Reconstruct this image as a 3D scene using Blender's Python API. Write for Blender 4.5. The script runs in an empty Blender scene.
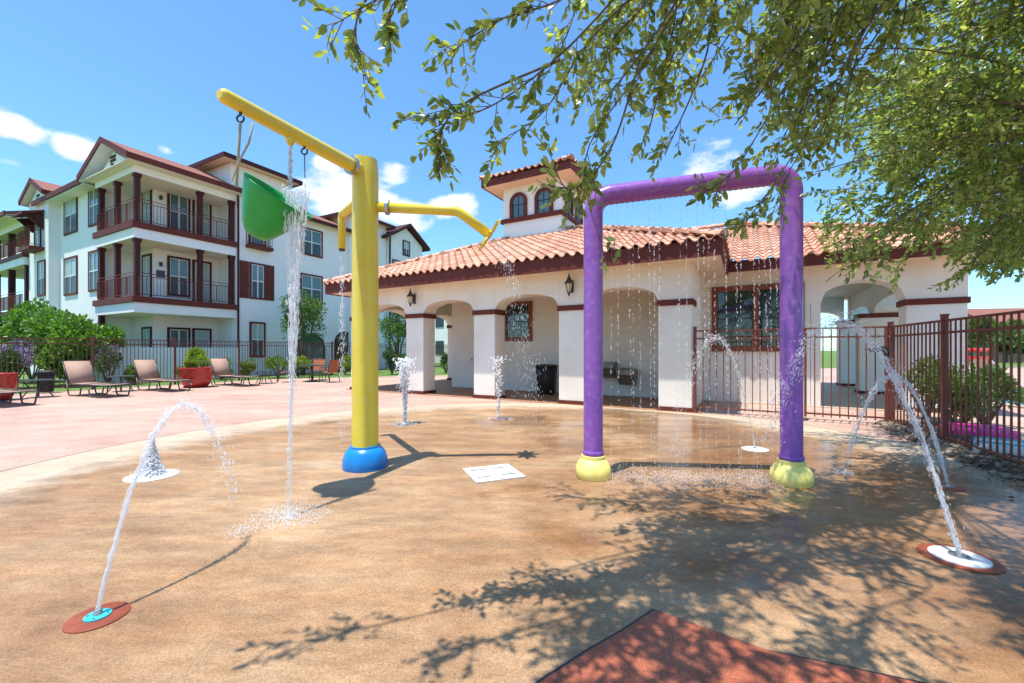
import bpy, math, random
import numpy as np
from mathutils import Vector, Matrix
random.seed(7); rng = np.random.default_rng(11)
R = math.radians
scene = bpy.context.scene
col = scene.collection
TH = R(-29.4)

# ------------------------------------------------------------------ helpers
class MB:
    def __init__(s): s.v = []; s.f = []
    def add(s, vs, fs):
        n = len(s.v); s.v += [tuple(v) for v in vs]; s.f += [tuple(i + n for i in f) for f in fs]; return s
    def box(s, x0, x1, y0, y1, z0, z1):
        x0, x1 = min(x0, x1), max(x0, x1); y0, y1 = min(y0, y1), max(y0, y1)
        return s.add([(x0,y0,z0),(x1,y0,z0),(x1,y1,z0),(x0,y1,z0),(x0,y0,z1),(x1,y0,z1),(x1,y1,z1),(x0,y1,z1)],
                     [(0,3,2,1),(4,5,6,7),(0,1,5,4),(1,2,6,5),(2,3,7,6),(3,0,4,7)])
    def prism(s, poly, z0, z1):
        n = len(poly)
        return s.add([(x,y,z0) for x,y in poly] + [(x,y,z1) for x,y in poly],
                     [tuple(range(n-1,-1,-1)), tuple(range(n,2*n))] + [(i,(i+1)%n,n+(i+1)%n,n+i) for i in range(n)])
    def xprism(s, poly, x0, x1):      # polygon in (y,z) swept along x
        n = len(poly)
        return s.add([(x0,y,z) for y,z in poly] + [(x1,y,z) for y,z in poly],
                     [tuple(range(n-1,-1,-1)), tuple(range(n,2*n))] + [(i,(i+1)%n,n+(i+1)%n,n+i) for i in range(n)])
    def yprism(s, poly, y0, y1):      # polygon in (x,z) swept along y
        n = len(poly)
        return s.add([(x,y0,z) for x,z in poly] + [(x,y1,z) for x,z in poly],
                     [tuple(range(n)), tuple(range(2*n-1,n-1,-1))] + [(i,n+i,n+(i+1)%n,(i+1)%n) for i in range(n)])
    def tube(s, pts, r, seg=12, cap=True):
        P = [Vector(p) for p in pts]; n = len(P)
        rs = r if isinstance(r, (list, tuple)) else [r]*n
        T = []
        for i in range(n):
            a = P[max(i-1,0)]; b = P[min(i+1,n-1)]
            t = (b-a); T.append(t.normalized() if t.length > 1e-9 else Vector((0,0,1)))
        up = Vector((0,0,1)) if abs(T[0].z) < .9 else Vector((0,1,0))
        u = T[0].cross(up).normalized(); vs = []
        for i in range(n):
            u = (u - T[i]*u.dot(T[i]));
            u = u.normalized() if u.length > 1e-6 else T[i].orthogonal().normalized()
            w = T[i].cross(u)
            for k in range(seg):
                a = 2*math.pi*k/seg
                vs.append(P[i] + (u*math.cos(a) + w*math.sin(a))*rs[i])
        fs = [(i*seg+k, i*seg+(k+1)%seg, (i+1)*seg+(k+1)%seg, (i+1)*seg+k) for i in range(n-1) for k in range(seg)]
        if cap: fs += [tuple(range(seg-1,-1,-1)), tuple((n-1)*seg+k for k in range(seg))]
        return s.add(vs, fs)
    def lathe(s, prof, c=(0,0,0), seg=24, fn=None):
        vs = []
        for r, z in prof:
            for k in range(seg):
                a = 2*math.pi*k/seg
                rr = r*(fn(a, z) if fn else 1)
                vs.append((c[0]+rr*math.cos(a), c[1]+rr*math.sin(a), c[2]+z))
        n = len(prof)
        fs = [(i*seg+k, i*seg+(k+1)%seg, (i+1)*seg+(k+1)%seg, (i+1)*seg+k) for i in range(n-1) for k in range(seg)]
        fs += [tuple(range(seg-1,-1,-1)), tuple((n-1)*seg+k for k in range(seg))]
        return s.add(vs, fs)
    def build(s, name, m, parent=None, smooth=False, bevel=0, auto=False):
        me = bpy.data.meshes.new(name); me.from_pydata(s.v, [], s.f)
        return link(name, me, m, parent, smooth, bevel, auto)

def link(name, me, m, parent=None, smooth=False, bevel=0, auto=False):
    me.materials.append(m)
    if smooth: me.polygons.foreach_set('use_smooth', [True]*len(me.polygons))
    if auto:
        try: me.set_sharp_from_angle(angle=R(38))
        except Exception: pass
    me.update()
    o = bpy.data.objects.new(name, me); col.objects.link(o)
    if parent is not None: o.parent = parent
    if bevel:
        b = o.modifiers.new('bevel', 'BEVEL'); b.width = bevel; b.segments = 2; b.limit_method = 'ANGLE'
    return o

def tag(o, label=None, cat=None, group=None, kind=None):
    if label: o['label'] = label
    if cat: o['category'] = cat
    if group: o['group'] = group
    if kind: o['kind'] = kind
    return o

def empty(name, loc, rz, label, cat, group=None):
    o = bpy.data.objects.new(name, None); col.objects.link(o)
    o.location = loc; o.rotation_euler = (0,0,rz); o.empty_display_size = .1
    return tag(o, label, cat, group)

def kids(o): return [c for c in col.objects if c.parent == o]
def copy_tree(o, parent=None):
    c = o.copy(); col.objects.link(c)
    if parent is not None: c.parent = parent
    for ch in kids(o): copy_tree(ch, c)
    return c

def W(px, py, Y): return Vector(((px-512)/420*Y, Y, 1.4+(350-py)/420*Y))
def proj(p): return (512+p[0]/p[1]*420, 350-(p[2]-1.4)/p[1]*420)

# ------------------------------------------------------------------ materials
def mat(name, c, rough=.6, c2=None, scale=3, amt=.5, bump=0, bscale=40, metal=0, spec=.5, detail=5, trans=0, ior=1.45, dist=.02, coat=0, c3=None, scale3=.6):
    m = bpy.data.materials.new(name); m.use_nodes = True
    nt = m.node_tree; b = nt.nodes['Principled BSDF']
    b.inputs['Base Color'].default_value = (*c, 1)
    b.inputs['Roughness'].default_value = rough; b.inputs['Metallic'].default_value = metal
    b.inputs['Specular IOR Level'].default_value = spec
    b.inputs['Transmission Weight'].default_value = trans; b.inputs['IOR'].default_value = ior
    b.inputs['Coat Weight'].default_value = coat
    tc = nt.nodes.new('ShaderNodeTexCoord')
    last = None
    if c2:
        n = nt.nodes.new('ShaderNodeTexNoise'); n.inputs['Scale'].default_value = scale; n.inputs['Detail'].default_value = detail
        nt.links.new(tc.outputs['Object'], n.inputs['Vector'])
        r = nt.nodes.new('ShaderNodeMapRange'); r.inputs[1].default_value = .5-.25*amt if amt < 1 else .35; r.inputs[2].default_value = .5+.25/max(amt,.3)*.6
        nt.links.new(n.outputs['Fac'], r.inputs[0])
        x = nt.nodes.new('ShaderNodeMix'); x.data_type = 'RGBA'
        x.inputs[6].default_value = (*c,1); x.inputs[7].default_value = (*c2,1)
        nt.links.new(r.outputs[0], x.inputs[0]); last = x.outputs[2]
    if c3:
        n = nt.nodes.new('ShaderNodeTexNoise'); n.inputs['Scale'].default_value = scale3; n.inputs['Detail'].default_value = 6
        nt.links.new(tc.outputs['Object'], n.inputs['Vector'])
        r = nt.nodes.new('ShaderNodeMapRange'); r.inputs[1].default_value = .48; r.inputs[2].default_value = .66
        nt.links.new(n.outputs['Fac'], r.inputs[0])
        x = nt.nodes.new('ShaderNodeMix'); x.data_type = 'RGBA'
        nt.links.new(last, x.inputs[6]); x.inputs[7].default_value = (*c3,1)
        nt.links.new(r.outputs[0], x.inputs[0]); last = x.outputs[2]
    if last: nt.links.new(last, b.inputs['Base Color'])
    if bump:
        n = nt.nodes.new('ShaderNodeTexNoise'); n.inputs['Scale'].default_value = bscale; n.inputs['Detail'].default_value = 4
        nt.links.new(tc.outputs['Object'], n.inputs['Vector'])
        bp = nt.nodes.new('ShaderNodeBump'); bp.inputs['Strength'].default_value = bump; bp.inputs['Distance'].default_value = dist
        nt.links.new(n.outputs['Fac'], bp.inputs['Height']); nt.links.new(bp.outputs['Normal'], b.inputs['Normal'])
    return m

M = {}
M['yellow'] = mat('yellow_paint', (.76,.60,.06), .3, (.66,.50,.045), 2.5, .6, .05, 60, spec=.5, c3=(.70,.56,.10), scale3=12)
M['purple'] = mat('purple_paint', (.27,.10,.44), .25, (.20,.07,.36), 3, .6, .05, 50, c3=(.29,.13,.44), scale3=14)
M['blue'] = mat('blue_plastic', (.01,.22,.62), .3, (.01,.17,.5), 6, .5)
M['rail'] = mat('red_brown_railing', (.20,.045,.03), .5, (.16,.035,.025), 8, .6, spec=.3)
M['lime'] = mat('pale_yellow_plastic', (.86,.74,.22), .4, (.80,.68,.18), 8, .6)
M['green'] = mat('green_plastic', (.003,.31,.05), .4, (.002,.24,.035), 5, .6, .1, 12)
M['steel'] = mat('galvanised_steel', (.45,.45,.46), .35, (.3,.3,.32), 20, .5, metal=.9)
M['dark_iron'] = mat('dark_iron', (.03,.028,.027), .45, (.05,.045,.04), 20, .5)
M['rope'] = mat('rope', (.42,.38,.3), .9, (.3,.27,.2), 60, .5)
M['stucco'] = mat('cream_stucco', (.85,.80,.72), .85, (.82,.76,.67), 1.5, .8, .35, 60, c3=(.77,.70,.61), scale3=.9)
M['stucco_white'] = mat('white_stucco', (.86,.84,.81), .85, (.82,.80,.77), 1.2, .8, .35, 50)
M['trim'] = mat('brown_painted_trim', (.125,.026,.018), .6, (.155,.036,.026), 4, .6, spec=.25)
M['trim_dark'] = mat('dark_brown_trim', (.06,.014,.012), .6, (.08,.022,.018), 6, .6, spec=.25)
M['window_red'] = mat('red_brown_wood', (.24,.065,.03), .5, (.18,.045,.022), 5, .6)
M['soffit'] = mat('soffit_board', (.72,.60,.47), .8, (.67,.55,.42), 2, .6)
M['fence'] = mat('maroon_fence_paint', (.14,.032,.022), .45, (.18,.055,.038), 9, .6)
M['glass_dark'] = mat('dark_window_glass', (.015,.02,.02), .04, (.04,.06,.05), 2.0, .6, spec=.9)
M['glass'] = mat('window_glass', (.05,.10,.11), .05, (.10,.17,.18), 1.3, .7, spec=1)
M['blind'] = mat('window_blind', (.40,.50,.48), .3, (.30,.40,.40), 2, .5, spec=.8)
M['screen'] = mat('insect_screen', (.035,.06,.07), .35, (.05,.08,.09), 3, .5)
M['white'] = mat('white_paint', (.72,.72,.70), .5, (.66,.66,.64), 5, .6)
M['plate'] = mat('white_drain_plate', (.78,.78,.76), .35, (.6,.62,.62), 9, .9)
M['shingle'] = mat('red_brown_shingles', (.27,.105,.075), .85, (.19,.075,.055), 6, .8, .4, 25)
M['bowl'] = mat('red_glazed_ceramic', (.42,.02,.014), .25, (.32,.014,.010), 3, .6, coat=.4)
M['sling'] = mat('tan_sling_fabric', (.36,.22,.16), .8, (.42,.27,.20), 60, .6)
M['sling_orange'] = mat('rust_sling_fabric', (.40,.13,.055), .8, (.33,.10,.045), 50, .6)
M['frame'] = mat('bronze_chair_frame', (.05,.04,.035), .4, (.07,.06,.05), 20, .5)
M['table'] = mat('patinated_table_top', (.04,.06,.065), .35, (.06,.085,.09), 12, .5)
M['bark'] = mat('oak_bark', (.10,.07,.05), .9, (.16,.12,.09), 14, .8, .8, 25)
M['twig'] = mat('reddish_twig', (.16,.075,.05), .8, (.1,.06,.04), 20, .6)
M['soil'] = mat('dark_soil', (.06,.04,.03), .95, (.10,.07,.05), 8, .8, .6, 30)
M['rust_disc'] = mat('rust_red_disc', (.30,.07,.028), .45, (.2,.045,.02), 12, .8)
M['bronze_sink'] = mat('steel_basin', (.32,.30,.24), .35, (.22,.19,.14), 5, .6, metal=.6)
M['lamp_glass'] = mat('lantern_glass', (.75,.62,.42), .2, (.6,.48,.3), 10, .5)
M['pink'] = mat('pink_vinyl', (.75,.04,.30), .35, (.6,.02,.22), 6, .6)
M['teal'] = mat('teal_vinyl', (.05,.45,.5), .35, (.04,.35,.42), 6, .6)
M['redslide'] = mat('red_plastic', (.65,.035,.02), .35, (.5,.025,.015), 6, .6)
M['water_pool'] = mat('pool_water', (.05,.42,.62), .06, (.09,.5,.68), 3, .8, .3, 4, spec=.8)
M['stone'] = mat('bed_rock', (.20,.15,.11), .9, (.34,.27,.21), 6, .8, .4, 20)
M['tan_wall'] = mat('tan_stucco', (.45,.32,.22), .9, (.40,.28,.19), 2, .6)

def leafmat(name, c, c2, rough=.45, tr=.35, ctr=None, scale=3.0):
    m = bpy.data.materials.new(name); m.use_nodes = True; nt = m.node_tree; b = nt.nodes['Principled BSDF']
    out = nt.nodes['Material Output']
    tc = nt.nodes.new('ShaderNodeTexCoord')
    n = nt.nodes.new('ShaderNodeTexNoise'); n.inputs['Scale'].default_value = scale; n.inputs['Detail'].default_value = 3
    nt.links.new(tc.outputs['Object'], n.inputs['Vector'])
    at = nt.nodes.new('ShaderNodeAttribute'); at.attribute_name = 'rnd'
    ad = nt.nodes.new('ShaderNodeMath'); ad.operation = 'ADD'
    nt.links.new(n.outputs['Fac'], ad.inputs[0]); nt.links.new(at.outputs['Fac'], ad.inputs[1])
    r = nt.nodes.new('ShaderNodeMapRange'); r.inputs[1].default_value = .55; r.inputs[2].default_value = 1.45
    nt.links.new(ad.outputs[0], r.inputs[0])
    x = nt.nodes.new('ShaderNodeMix'); x.data_type = 'RGBA'; x.inputs[6].default_value = (*c,1); x.inputs[7].default_value = (*c2,1)
    nt.links.new(r.outputs[0], x.inputs[0]); nt.links.new(x.outputs[2], b.inputs['Base Color'])
    b.inputs['Roughness'].default_value = rough; b.inputs['Specular IOR Level'].default_value = .5
    t = nt.nodes.new('ShaderNodeBsdfTranslucent')
    g = nt.nodes.new('ShaderNodeMix'); g.data_type = 'RGBA'; g.blend_type = 'MULTIPLY'; g.inputs[0].default_value = 1
    nt.links.new(x.outputs[2], g.inputs[6]); g.inputs[7].default_value = (*(ctr or (1.6,1.7,.6)),1)
    nt.links.new(g.outputs[2], t.inputs['Color'])
    ms = nt.nodes.new('ShaderNodeMixShader'); ms.inputs[0].default_value = tr
    nt.links.new(b.outputs[0], ms.inputs[1]); nt.links.new(t.outputs[0], ms.inputs[2]); nt.links.new(ms.outputs[0], out.inputs['Surface'])
    return m
M['oak_leaf'] = leafmat('oak_leaves', (.11,.17,.055), (.36,.40,.15), .33, .5)
M['oak_leaf2'] = leafmat('oak_leaves_far', (.10,.19,.055), (.35,.42,.15), .33, .5)
M['bush_leaf'] = leafmat('bright_leaves', (.05,.14,.02), (.17,.30,.04), .4, .35)
M['dark_leaf'] = leafmat('dark_leaves', (.025,.07,.018), (.07,.14,.03), .4, .3)
M['lime_leaf'] = leafmat('lime_leaves', (.14,.22,.02), (.26,.33,.05), .4, .35)
M['lavender'] = leafmat('lavender_flowers', (.28,.18,.38), (.42,.32,.52), .7, .2, (1,1,1))
M['tree_leaf'] = leafmat('myrtle_leaves', (.045,.12,.022), (.12,.22,.05), .4, .35)

def water_mat(name, clear):
    m = bpy.data.materials.new(name); m.use_nodes = True; nt = m.node_tree
    b = nt.nodes['Principled BSDF']; out = nt.nodes['Material Output']
    b.inputs['Base Color'].default_value = (.97,.98,.99,1); b.inputs['Roughness'].default_value = .1
    b.inputs['Specular IOR Level'].default_value = 1
    g = nt.nodes.new('ShaderNodeBsdfTransparent'); g.inputs['Color'].default_value = (.97,.98,.99,1)
    t = nt.nodes.new('ShaderNodeBsdfTranslucent'); t.inputs['Color'].default_value = (.97,.98,1,1)
    a = nt.nodes.new('ShaderNodeMixShader'); a.inputs[0].default_value = .6
    nt.links.new(b.outputs[0], a.inputs[1]); nt.links.new(t.outputs[0], a.inputs[2])
    ms = nt.nodes.new('ShaderNodeMixShader'); ms.inputs[0].default_value = clear
    nt.links.new(a.outputs[0], ms.inputs[1]); nt.links.new(g.outputs[0], ms.inputs[2]); nt.links.new(ms.outputs[0], out.inputs['Surface'])
    return m
M['foam'] = water_mat('white_foam', .30)
M['water'] = water_mat('splashing_water', .66)

def tile_mat():
    m = bpy.data.materials.new('clay_barrel_tiles'); m.use_nodes = True; nt = m.node_tree; b = nt.nodes['Principled BSDF']
    at = nt.nodes.new('ShaderNodeAttribute'); at.attribute_name = 'rnd'
    cr = nt.nodes.new('ShaderNodeValToRGB'); e = cr.color_ramp.elements
    e[0].position = 0; e[0].color = (.50,.235,.15,1); e[1].position = 1; e[1].color = (.66,.40,.275,1)
    k = e.new(.5); k.color = (.59,.32,.21,1)
    nt.links.new(at.outputs['Fac'], cr.inputs[0])
    tc = nt.nodes.new('ShaderNodeTexCoord'); n = nt.nodes.new('ShaderNodeTexNoise'); n.inputs['Scale'].default_value = 9; n.inputs['Detail'].default_value = 5
    nt.links.new(tc.outputs['Object'], n.inputs['Vector'])
    x = nt.nodes.new('ShaderNodeMix'); x.data_type = 'RGBA'; x.blend_type = 'MULTIPLY'
    r = nt.nodes.new('ShaderNodeMapRange'); r.inputs[1].default_value = .4; r.inputs[2].default_value = .75; r.inputs[4].default_value = .5
    nt.links.new(n.outputs['Fac'], r.inputs[0]); nt.links.new(r.outputs[0], x.inputs[0])
    nt.links.new(cr.outputs[0], x.inputs[6]); x.inputs[7].default_value = (.7,.6,.58,1)
    nt.links.new(x.outputs[2], b.inputs['Base Color']); b.inputs['Roughness'].default_value = .75
    return m
M['tile'] = tile_mat()

# ---- ground materials: layered noise, roughness map for wet concrete
def concrete(name, cols, wet=False, streak=(1,1), base_rough=.8):
    m = bpy.data.materials.new(name); m.use_nodes = True; nt = m.node_tree; b = nt.nodes['Principled BSDF']
    L = nt.links.new
    tc = nt.nodes.new('ShaderNodeTexCoord'); mp = nt.nodes.new('ShaderNodeMapping')
    mp.inputs['Rotation'].default_value = (0,0,R(14)); mp.inputs['Scale'].default_value = (streak[0],streak[1],1)
    L(tc.outputs['Object'], mp.inputs['Vector'])
    def noise(s, d=6, v=mp, rough=.6):
        n = nt.nodes.new('ShaderNodeTexNoise'); n.inputs['Scale'].default_value = s; n.inputs['Detail'].default_value = d
        n.inputs['Roughness'].default_value = rough
        L(v.outputs[0] if v is mp else v.outputs['Object'], n.inputs['Vector']); return n
    n1 = noise(.7, 12, rough=.74); cr = nt.nodes.new('ShaderNodeValToRGB'); e = cr.color_ramp.elements
    e[0].position = .30; e[0].color = (*cols[0],1); e[1].position = .72; e[1].color = (*cols[-1],1)
    for i, c in enumerate(cols[1:-1]):
        k = e.new(.30 + .42*(i+1)/(len(cols)-1)); k.color = (*c,1)
    L(n1.outputs['Fac'], cr.inputs[0])
    n2 = noise(2.6, 12, mp, .78); r2 = nt.nodes.new('ShaderNodeMapRange'); r2.inputs[1].default_value = .35; r2.inputs[2].default_value = .7; r2.inputs[3].default_value = .62 if wet or 'terra' in name else .84; r2.inputs[4].default_value = 1.30 if wet else 1.12
    L(n2.outputs['Fac'], r2.inputs[0])
    n3 = noise(120, 3, tc); r3 = nt.nodes.new('ShaderNodeMapRange'); r3.inputs[1].default_value = .3; r3.inputs[2].default_value = .7; r3.inputs[3].default_value = .66; r3.inputs[4].default_value = 1.32
    L(n3.outputs['Fac'], r3.inputs[0])
    mu = nt.nodes.new('ShaderNodeMath'); mu.operation = 'MULTIPLY'; L(r2.outputs[0], mu.inputs[0]); L(r3.outputs[0], mu.inputs[1])
    vm = nt.nodes.new('ShaderNodeVectorMath'); vm.operation = 'SCALE'; L(cr.outputs[0], vm.inputs[0]); L(mu.outputs[0], vm.inputs['Scale'])
    L(vm.outputs[0], b.inputs['Base Color'])
    b.inputs['Specular IOR Level'].default_value = .35
    if wet:
        dv_ = nt.nodes.new('ShaderNodeVectorMath'); dv_.operation = 'DISTANCE'; L(tc.outputs['Object'], dv_.inputs[0]); dv_.inputs[1].default_value = (.1,5.1,.012)
        nq = noise(2.2, 8, tc, .7); aq = nt.nodes.new('ShaderNodeMath'); aq.operation = 'MULTIPLY_ADD'; L(nq.outputs['Fac'], aq.inputs[0]); aq.inputs[1].default_value = 1.3; L(dv_.outputs['Value'], aq.inputs[2])
        rq = nt.nodes.new('ShaderNodeMapRange'); rq.inputs[1].default_value = 5.35; rq.inputs[2].default_value = 5.95; L(aq.outputs[0], rq.inputs[0])
        xq = nt.nodes.new('ShaderNodeMix'); xq.data_type = 'RGBA'; L(rq.outputs[0], xq.inputs[0]); L(cr.outputs[0], xq.inputs[6]); xq.inputs[7].default_value = (.50,.40,.29,1)
        L(xq.outputs[2], vm.inputs[0])
        nw = noise(.45, 3, tc); sx = nt.nodes.new('ShaderNodeSeparateXYZ'); L(tc.outputs['Object'], sx.inputs[0])
        # wetter toward the jets and the arch on the +x side of the pad
        g = nt.nodes.new('ShaderNodeMapRange'); g.inputs[1].default_value = -1.5; g.inputs[2].default_value = 3.0; g.inputs[3].default_value = -.08; g.inputs[4].default_value = .12
        L(sx.outputs['X'], g.inputs[0])
        ad = nt.nodes.new('ShaderNodeMath'); ad.operation = 'ADD'; L(nw.outputs['Fac'], ad.inputs[0]); L(g.outputs[0], ad.inputs[1])
        for (cx_, cy_, rr_) in ((1.9,4.6,1.5),(-1.85,3.35,.75),(-3.9,4.5,.7),(3.0,3.3,.9),(-2.0,7.8,.7),(-.2,8.2,.6),(3.2,6.0,.8),(-2.1,2.5,.45),(1.2,8.0,1.2)):
            dn = nt.nodes.new('ShaderNodeVectorMath'); dn.operation = 'DISTANCE'; L(tc.outputs['Object'], dn.inputs[0]); dn.inputs[1].default_value = (cx_,cy_,.012)
            mr_ = nt.nodes.new('ShaderNodeMapRange'); mr_.inputs[1].default_value = 0; mr_.inputs[2].default_value = rr_*1.7; mr_.inputs[3].default_value = .17; mr_.inputs[4].default_value = 0; L(dn.outputs['Value'], mr_.inputs[0])
            a2 = nt.nodes.new('ShaderNodeMath'); a2.operation = 'ADD'; L(ad.outputs[0], a2.inputs[0]); L(mr_.outputs[0], a2.inputs[1]); ad = a2
        nf = noise(5, 8, tc, .7); af = nt.nodes.new('ShaderNodeMath'); af.operation = 'MULTIPLY_ADD'; L(nf.outputs['Fac'], af.inputs[0]); af.inputs[1].default_value = .22; L(ad.outputs[0], af.inputs[2]); ad = af
        wr = nt.nodes.new('ShaderNodeMapRange'); wr.inputs[1].default_value = .66; wr.inputs[2].default_value = .76; L(ad.outputs[0], wr.inputs[0])
        rr = nt.nodes.new('ShaderNodeMapRange'); rr.inputs[3].default_value = .55; rr.inputs[4].default_value = .16; L(wr.outputs[0], rr.inputs[0])
        L(rr.outputs[0], b.inputs['Roughness'])
        dk = nt.nodes.new('ShaderNodeMix'); dk.data_type = 'RGBA'; dk.blend_type = 'MULTIPLY'; L(wr.outputs[0], dk.inputs[0])
        L(vm.outputs[0], dk.inputs[6]); dk.inputs[7].default_value = (.78,.70,.62,1); L(dk.outputs[2], b.inputs['Base Color'])
        bs = nt.nodes.new('ShaderNodeMapRange'); bs.inputs[3].default_value = .5; bs.inputs[4].default_value = .12; L(wr.outputs[0], bs.inputs[0])
    else: b.inputs['Roughness'].default_value = base_rough
    bp = nt.nodes.new('ShaderNodeBump'); bp.inputs['Strength'].default_value = .4; bp.inputs['Distance'].default_value = .006
    nb = noise(90, 4, tc); L(nb.outputs['Fac'], bp.inputs['Height']); L(bp.outputs[0], b.inputs['Normal'])
    if wet: L(bs.outputs[0], bp.inputs['Strength'])
    return m
M['pad'] = concrete('stained_wet_concrete', [(.21,.10,.044),(.32,.18,.088),(.41,.265,.148),(.53,.41,.285)], True, (.45,1.1))
M['deck'] = concrete('pink_concrete', [(.38,.215,.165),(.44,.28,.22),(.49,.34,.27),(.54,.42,.34)], False, (.6,1.1), base_rough=.7)
M['cream'] = concrete('cream_concrete', [(.42,.31,.21),(.50,.39,.28),(.56,.46,.35)], False, (.5,1.2), .6)
M['red_pad'] = concrete('terracotta_concrete', [(.32,.085,.045),(.40,.115,.06),(.45,.16,.095)], False, (1,1), .55)
M['porch'] = concrete('porch_tile', [(.30,.14,.07),(.38,.18,.09),(.42,.24,.13)], False, (1,1), .5)
M['grass'] = mat('lawn_grass', (.06,.14,.02), .9, (.13,.22,.04), 3, .7, .7, 60, c3=(.10,.16,.03), scale3=.4)

# ------------------------------------------------------------------ camera, sky, sun
cam = bpy.data.cameras.new('camera'); cam.lens = 420*36/1024; cam.sensor_width = 36; cam.clip_end = 2000; cam.clip_start = .05
cam.shift_y = (350-341.5)/1024
co = bpy.data.objects.new('camera', cam); col.objects.link(co); co.location = (0,0,1.4); co.rotation_euler = (R(90),0,0); scene.camera = co

sdir = Vector((-.165,-.17,1)).normalized()
elev = math.asin(sdir.z); az = math.atan2(sdir.x, sdir.y)
sun = bpy.data.lights.new('sun', 'SUN'); sun.energy = 3.45; sun.angle = R(.5); sun.color = (1,.95,.87)
so = bpy.data.objects.new('sun', sun); col.objects.link(so); so.rotation_euler = sdir.to_track_quat('Z','Y').to_euler(); so.location = (0,0,30)
w = bpy.data.worlds.new('World'); scene.world = w; w.use_nodes = True; nt = w.node_tree; L = nt.links.new
bg = nt.nodes['Background']; bg.inputs['Strength'].default_value = .15
sky = nt.nodes.new('ShaderNodeTexSky'); sky.sky_type = 'NISHITA'; sky.sun_disc = False; sky.sun_elevation = elev; sky.sun_rotation = az
sky.air_density = 1.0; sky.dust_density = .35; sky.ozone_density = 2.5
hs = nt.nodes.new('ShaderNodeMix'); hs.data_type = 'RGBA'; hs.blend_type = 'MULTIPLY'; hs.inputs[0].default_value = 1; L(sky.outputs[0], hs.inputs[6]); hs.inputs[7].default_value = (.53,.77,.88,1)
tc = nt.nodes.new('ShaderNodeTexCoord')
mp = nt.nodes.new('ShaderNodeMapping'); mp.inputs['Scale'].default_value = (1,1,2.0); L(tc.outputs['Generated'], mp.inputs[0])
nz = nt.nodes.new('ShaderNodeTexNoise'); nz.inputs['Scale'].default_value = 8.5; nz.inputs['Detail'].default_value = 9; nz.inputs['Roughness'].default_value = .56
L(mp.outputs[0], nz.inputs['Vector'])
acc = None
def mathn(op, a, b=None):
    n = nt.nodes.new('ShaderNodeMath'); n.operation = op
    for i, q in enumerate((a, b)):
        if q is None: continue
        if isinstance(q, (int, float)): n.inputs[i].default_value = q
        else: L(q, n.inputs[i])
    return n.outputs[0]
for px, py, rad, st in [(2,125,.075,1.05),(24,140,.04,.8),(14,160,.04,.5),(78,148,.055,1),(165,152,.035,.8),(330,165,.06,.75),(395,172,.07,.9),(345,200,.15,1.1),(450,205,.09,.85),(390,215,.13,1),
                     (700,165,.14,.7),(745,190,.09,.8),(860,120,.14,.5),(960,150,.14,.5),(560,210,.05,.3),(1000,300,.10,.5),(700,60,.1,.35),(1130,180,.2,.6),(-160,250,.3,.9),(-300,100,.2,.7)]:
    d = Vector(((px-512)/420, 1, (350-py)/420)).normalized()
    vn = nt.nodes.new('ShaderNodeVectorMath'); vn.operation = 'SUBTRACT'; L(tc.outputs['Generated'], vn.inputs[0]); vn.inputs[1].default_value = d
    vs = nt.nodes.new('ShaderNodeVectorMath'); vs.operation = 'MULTIPLY'; L(vn.outputs[0], vs.inputs[0]); vs.inputs[1].default_value = (1,1,1.9)
    vl = nt.nodes.new('ShaderNodeVectorMath'); vl.operation = 'LENGTH'; L(vs.outputs[0], vl.inputs[0])
    mr = nt.nodes.new('ShaderNodeMapRange'); mr.interpolation_type = 'SMOOTHSTEP'; mr.inputs[1].default_value = rad*1.35; mr.inputs[2].default_value = 0; mr.inputs[4].default_value = st
    L(vl.outputs['Value'], mr.inputs[0])
    acc = mr.outputs[0] if acc is None else mathn('MAXIMUM', acc, mr.outputs[0])
f = mathn('ADD', mathn('MULTIPLY', acc, .50), nz.outputs['Fac'])
cm = nt.nodes.new('ShaderNodeMapRange'); cm.interpolation_type = 'SMOOTHSTEP'; cm.inputs[1].default_value = .74; cm.inputs[2].default_value = .93; L(f, cm.inputs[0])
gate = mathn('MULTIPLY', cm.outputs[0], .93)
mx = nt.nodes.new('ShaderNodeMix'); mx.data_type = 'RGBA'; L(gate, mx.inputs[0]); L(hs.outputs[2], mx.inputs[6])
mx.inputs[7].default_value = (3.6,3.75,3.9,1)
L(mx.outputs[2], bg.inputs['Color'])
scene.view_settings.view_transform = 'Standard'; scene.view_settings.look = 'None'; scene.view_settings.exposure = 1.08; scene.view_settings.gamma = 1
scene.render.engine = 'CYCLES'
scene.cycles.max_bounces = 8; scene.cycles.transparent_max_bounces = 8; scene.cycles.transmission_bounces = 6
scene.cycles.use_denoising = True; scene.cycles.sample_clamp_indirect = 6; scene.cycles.caustics_refractive = False; scene.cycles.caustics_reflective = False

# ------------------------------------------------------------------ ground
def sheet(name, poly, z, m, **k):
    me = bpy.data.meshes.new(name); me.from_pydata([(x,y,z) for x,y in poly], [], [tuple(range(len(poly)))])
    o = link(name, me, m); return tag(o, kind='structure')
sheet('ground', [(-600,-600),(600,-600),(600,900),(-600,900)], 0, M['grass'])
e1 = Vector((math.cos(TH), math.sin(TH))); e2 = Vector((-math.sin(TH), math.cos(TH)))
FL = Vector((-15.2,14.2))     # a point on the long left fence
def fl(t): p = FL + e2*t; return (p.x, p.y)
deckpoly = [(-30,-14),(20,-14),(34,30),(6,30),(-1.2,22.3),(-10.6,21.5)]
a = fl(6.5); b_ = fl(-24)
sheet('pool_deck', [b_, (40,-24), (75,20), (38,36), (8,27.5), (-5.5,22.6), a], .004, M['deck'])
def circ(cx, cy, r, n=96): return [(cx+r*math.cos(2*math.pi*i/n), cy+r*math.sin(2*math.pi*i/n)) for i in range(n)]
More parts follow.
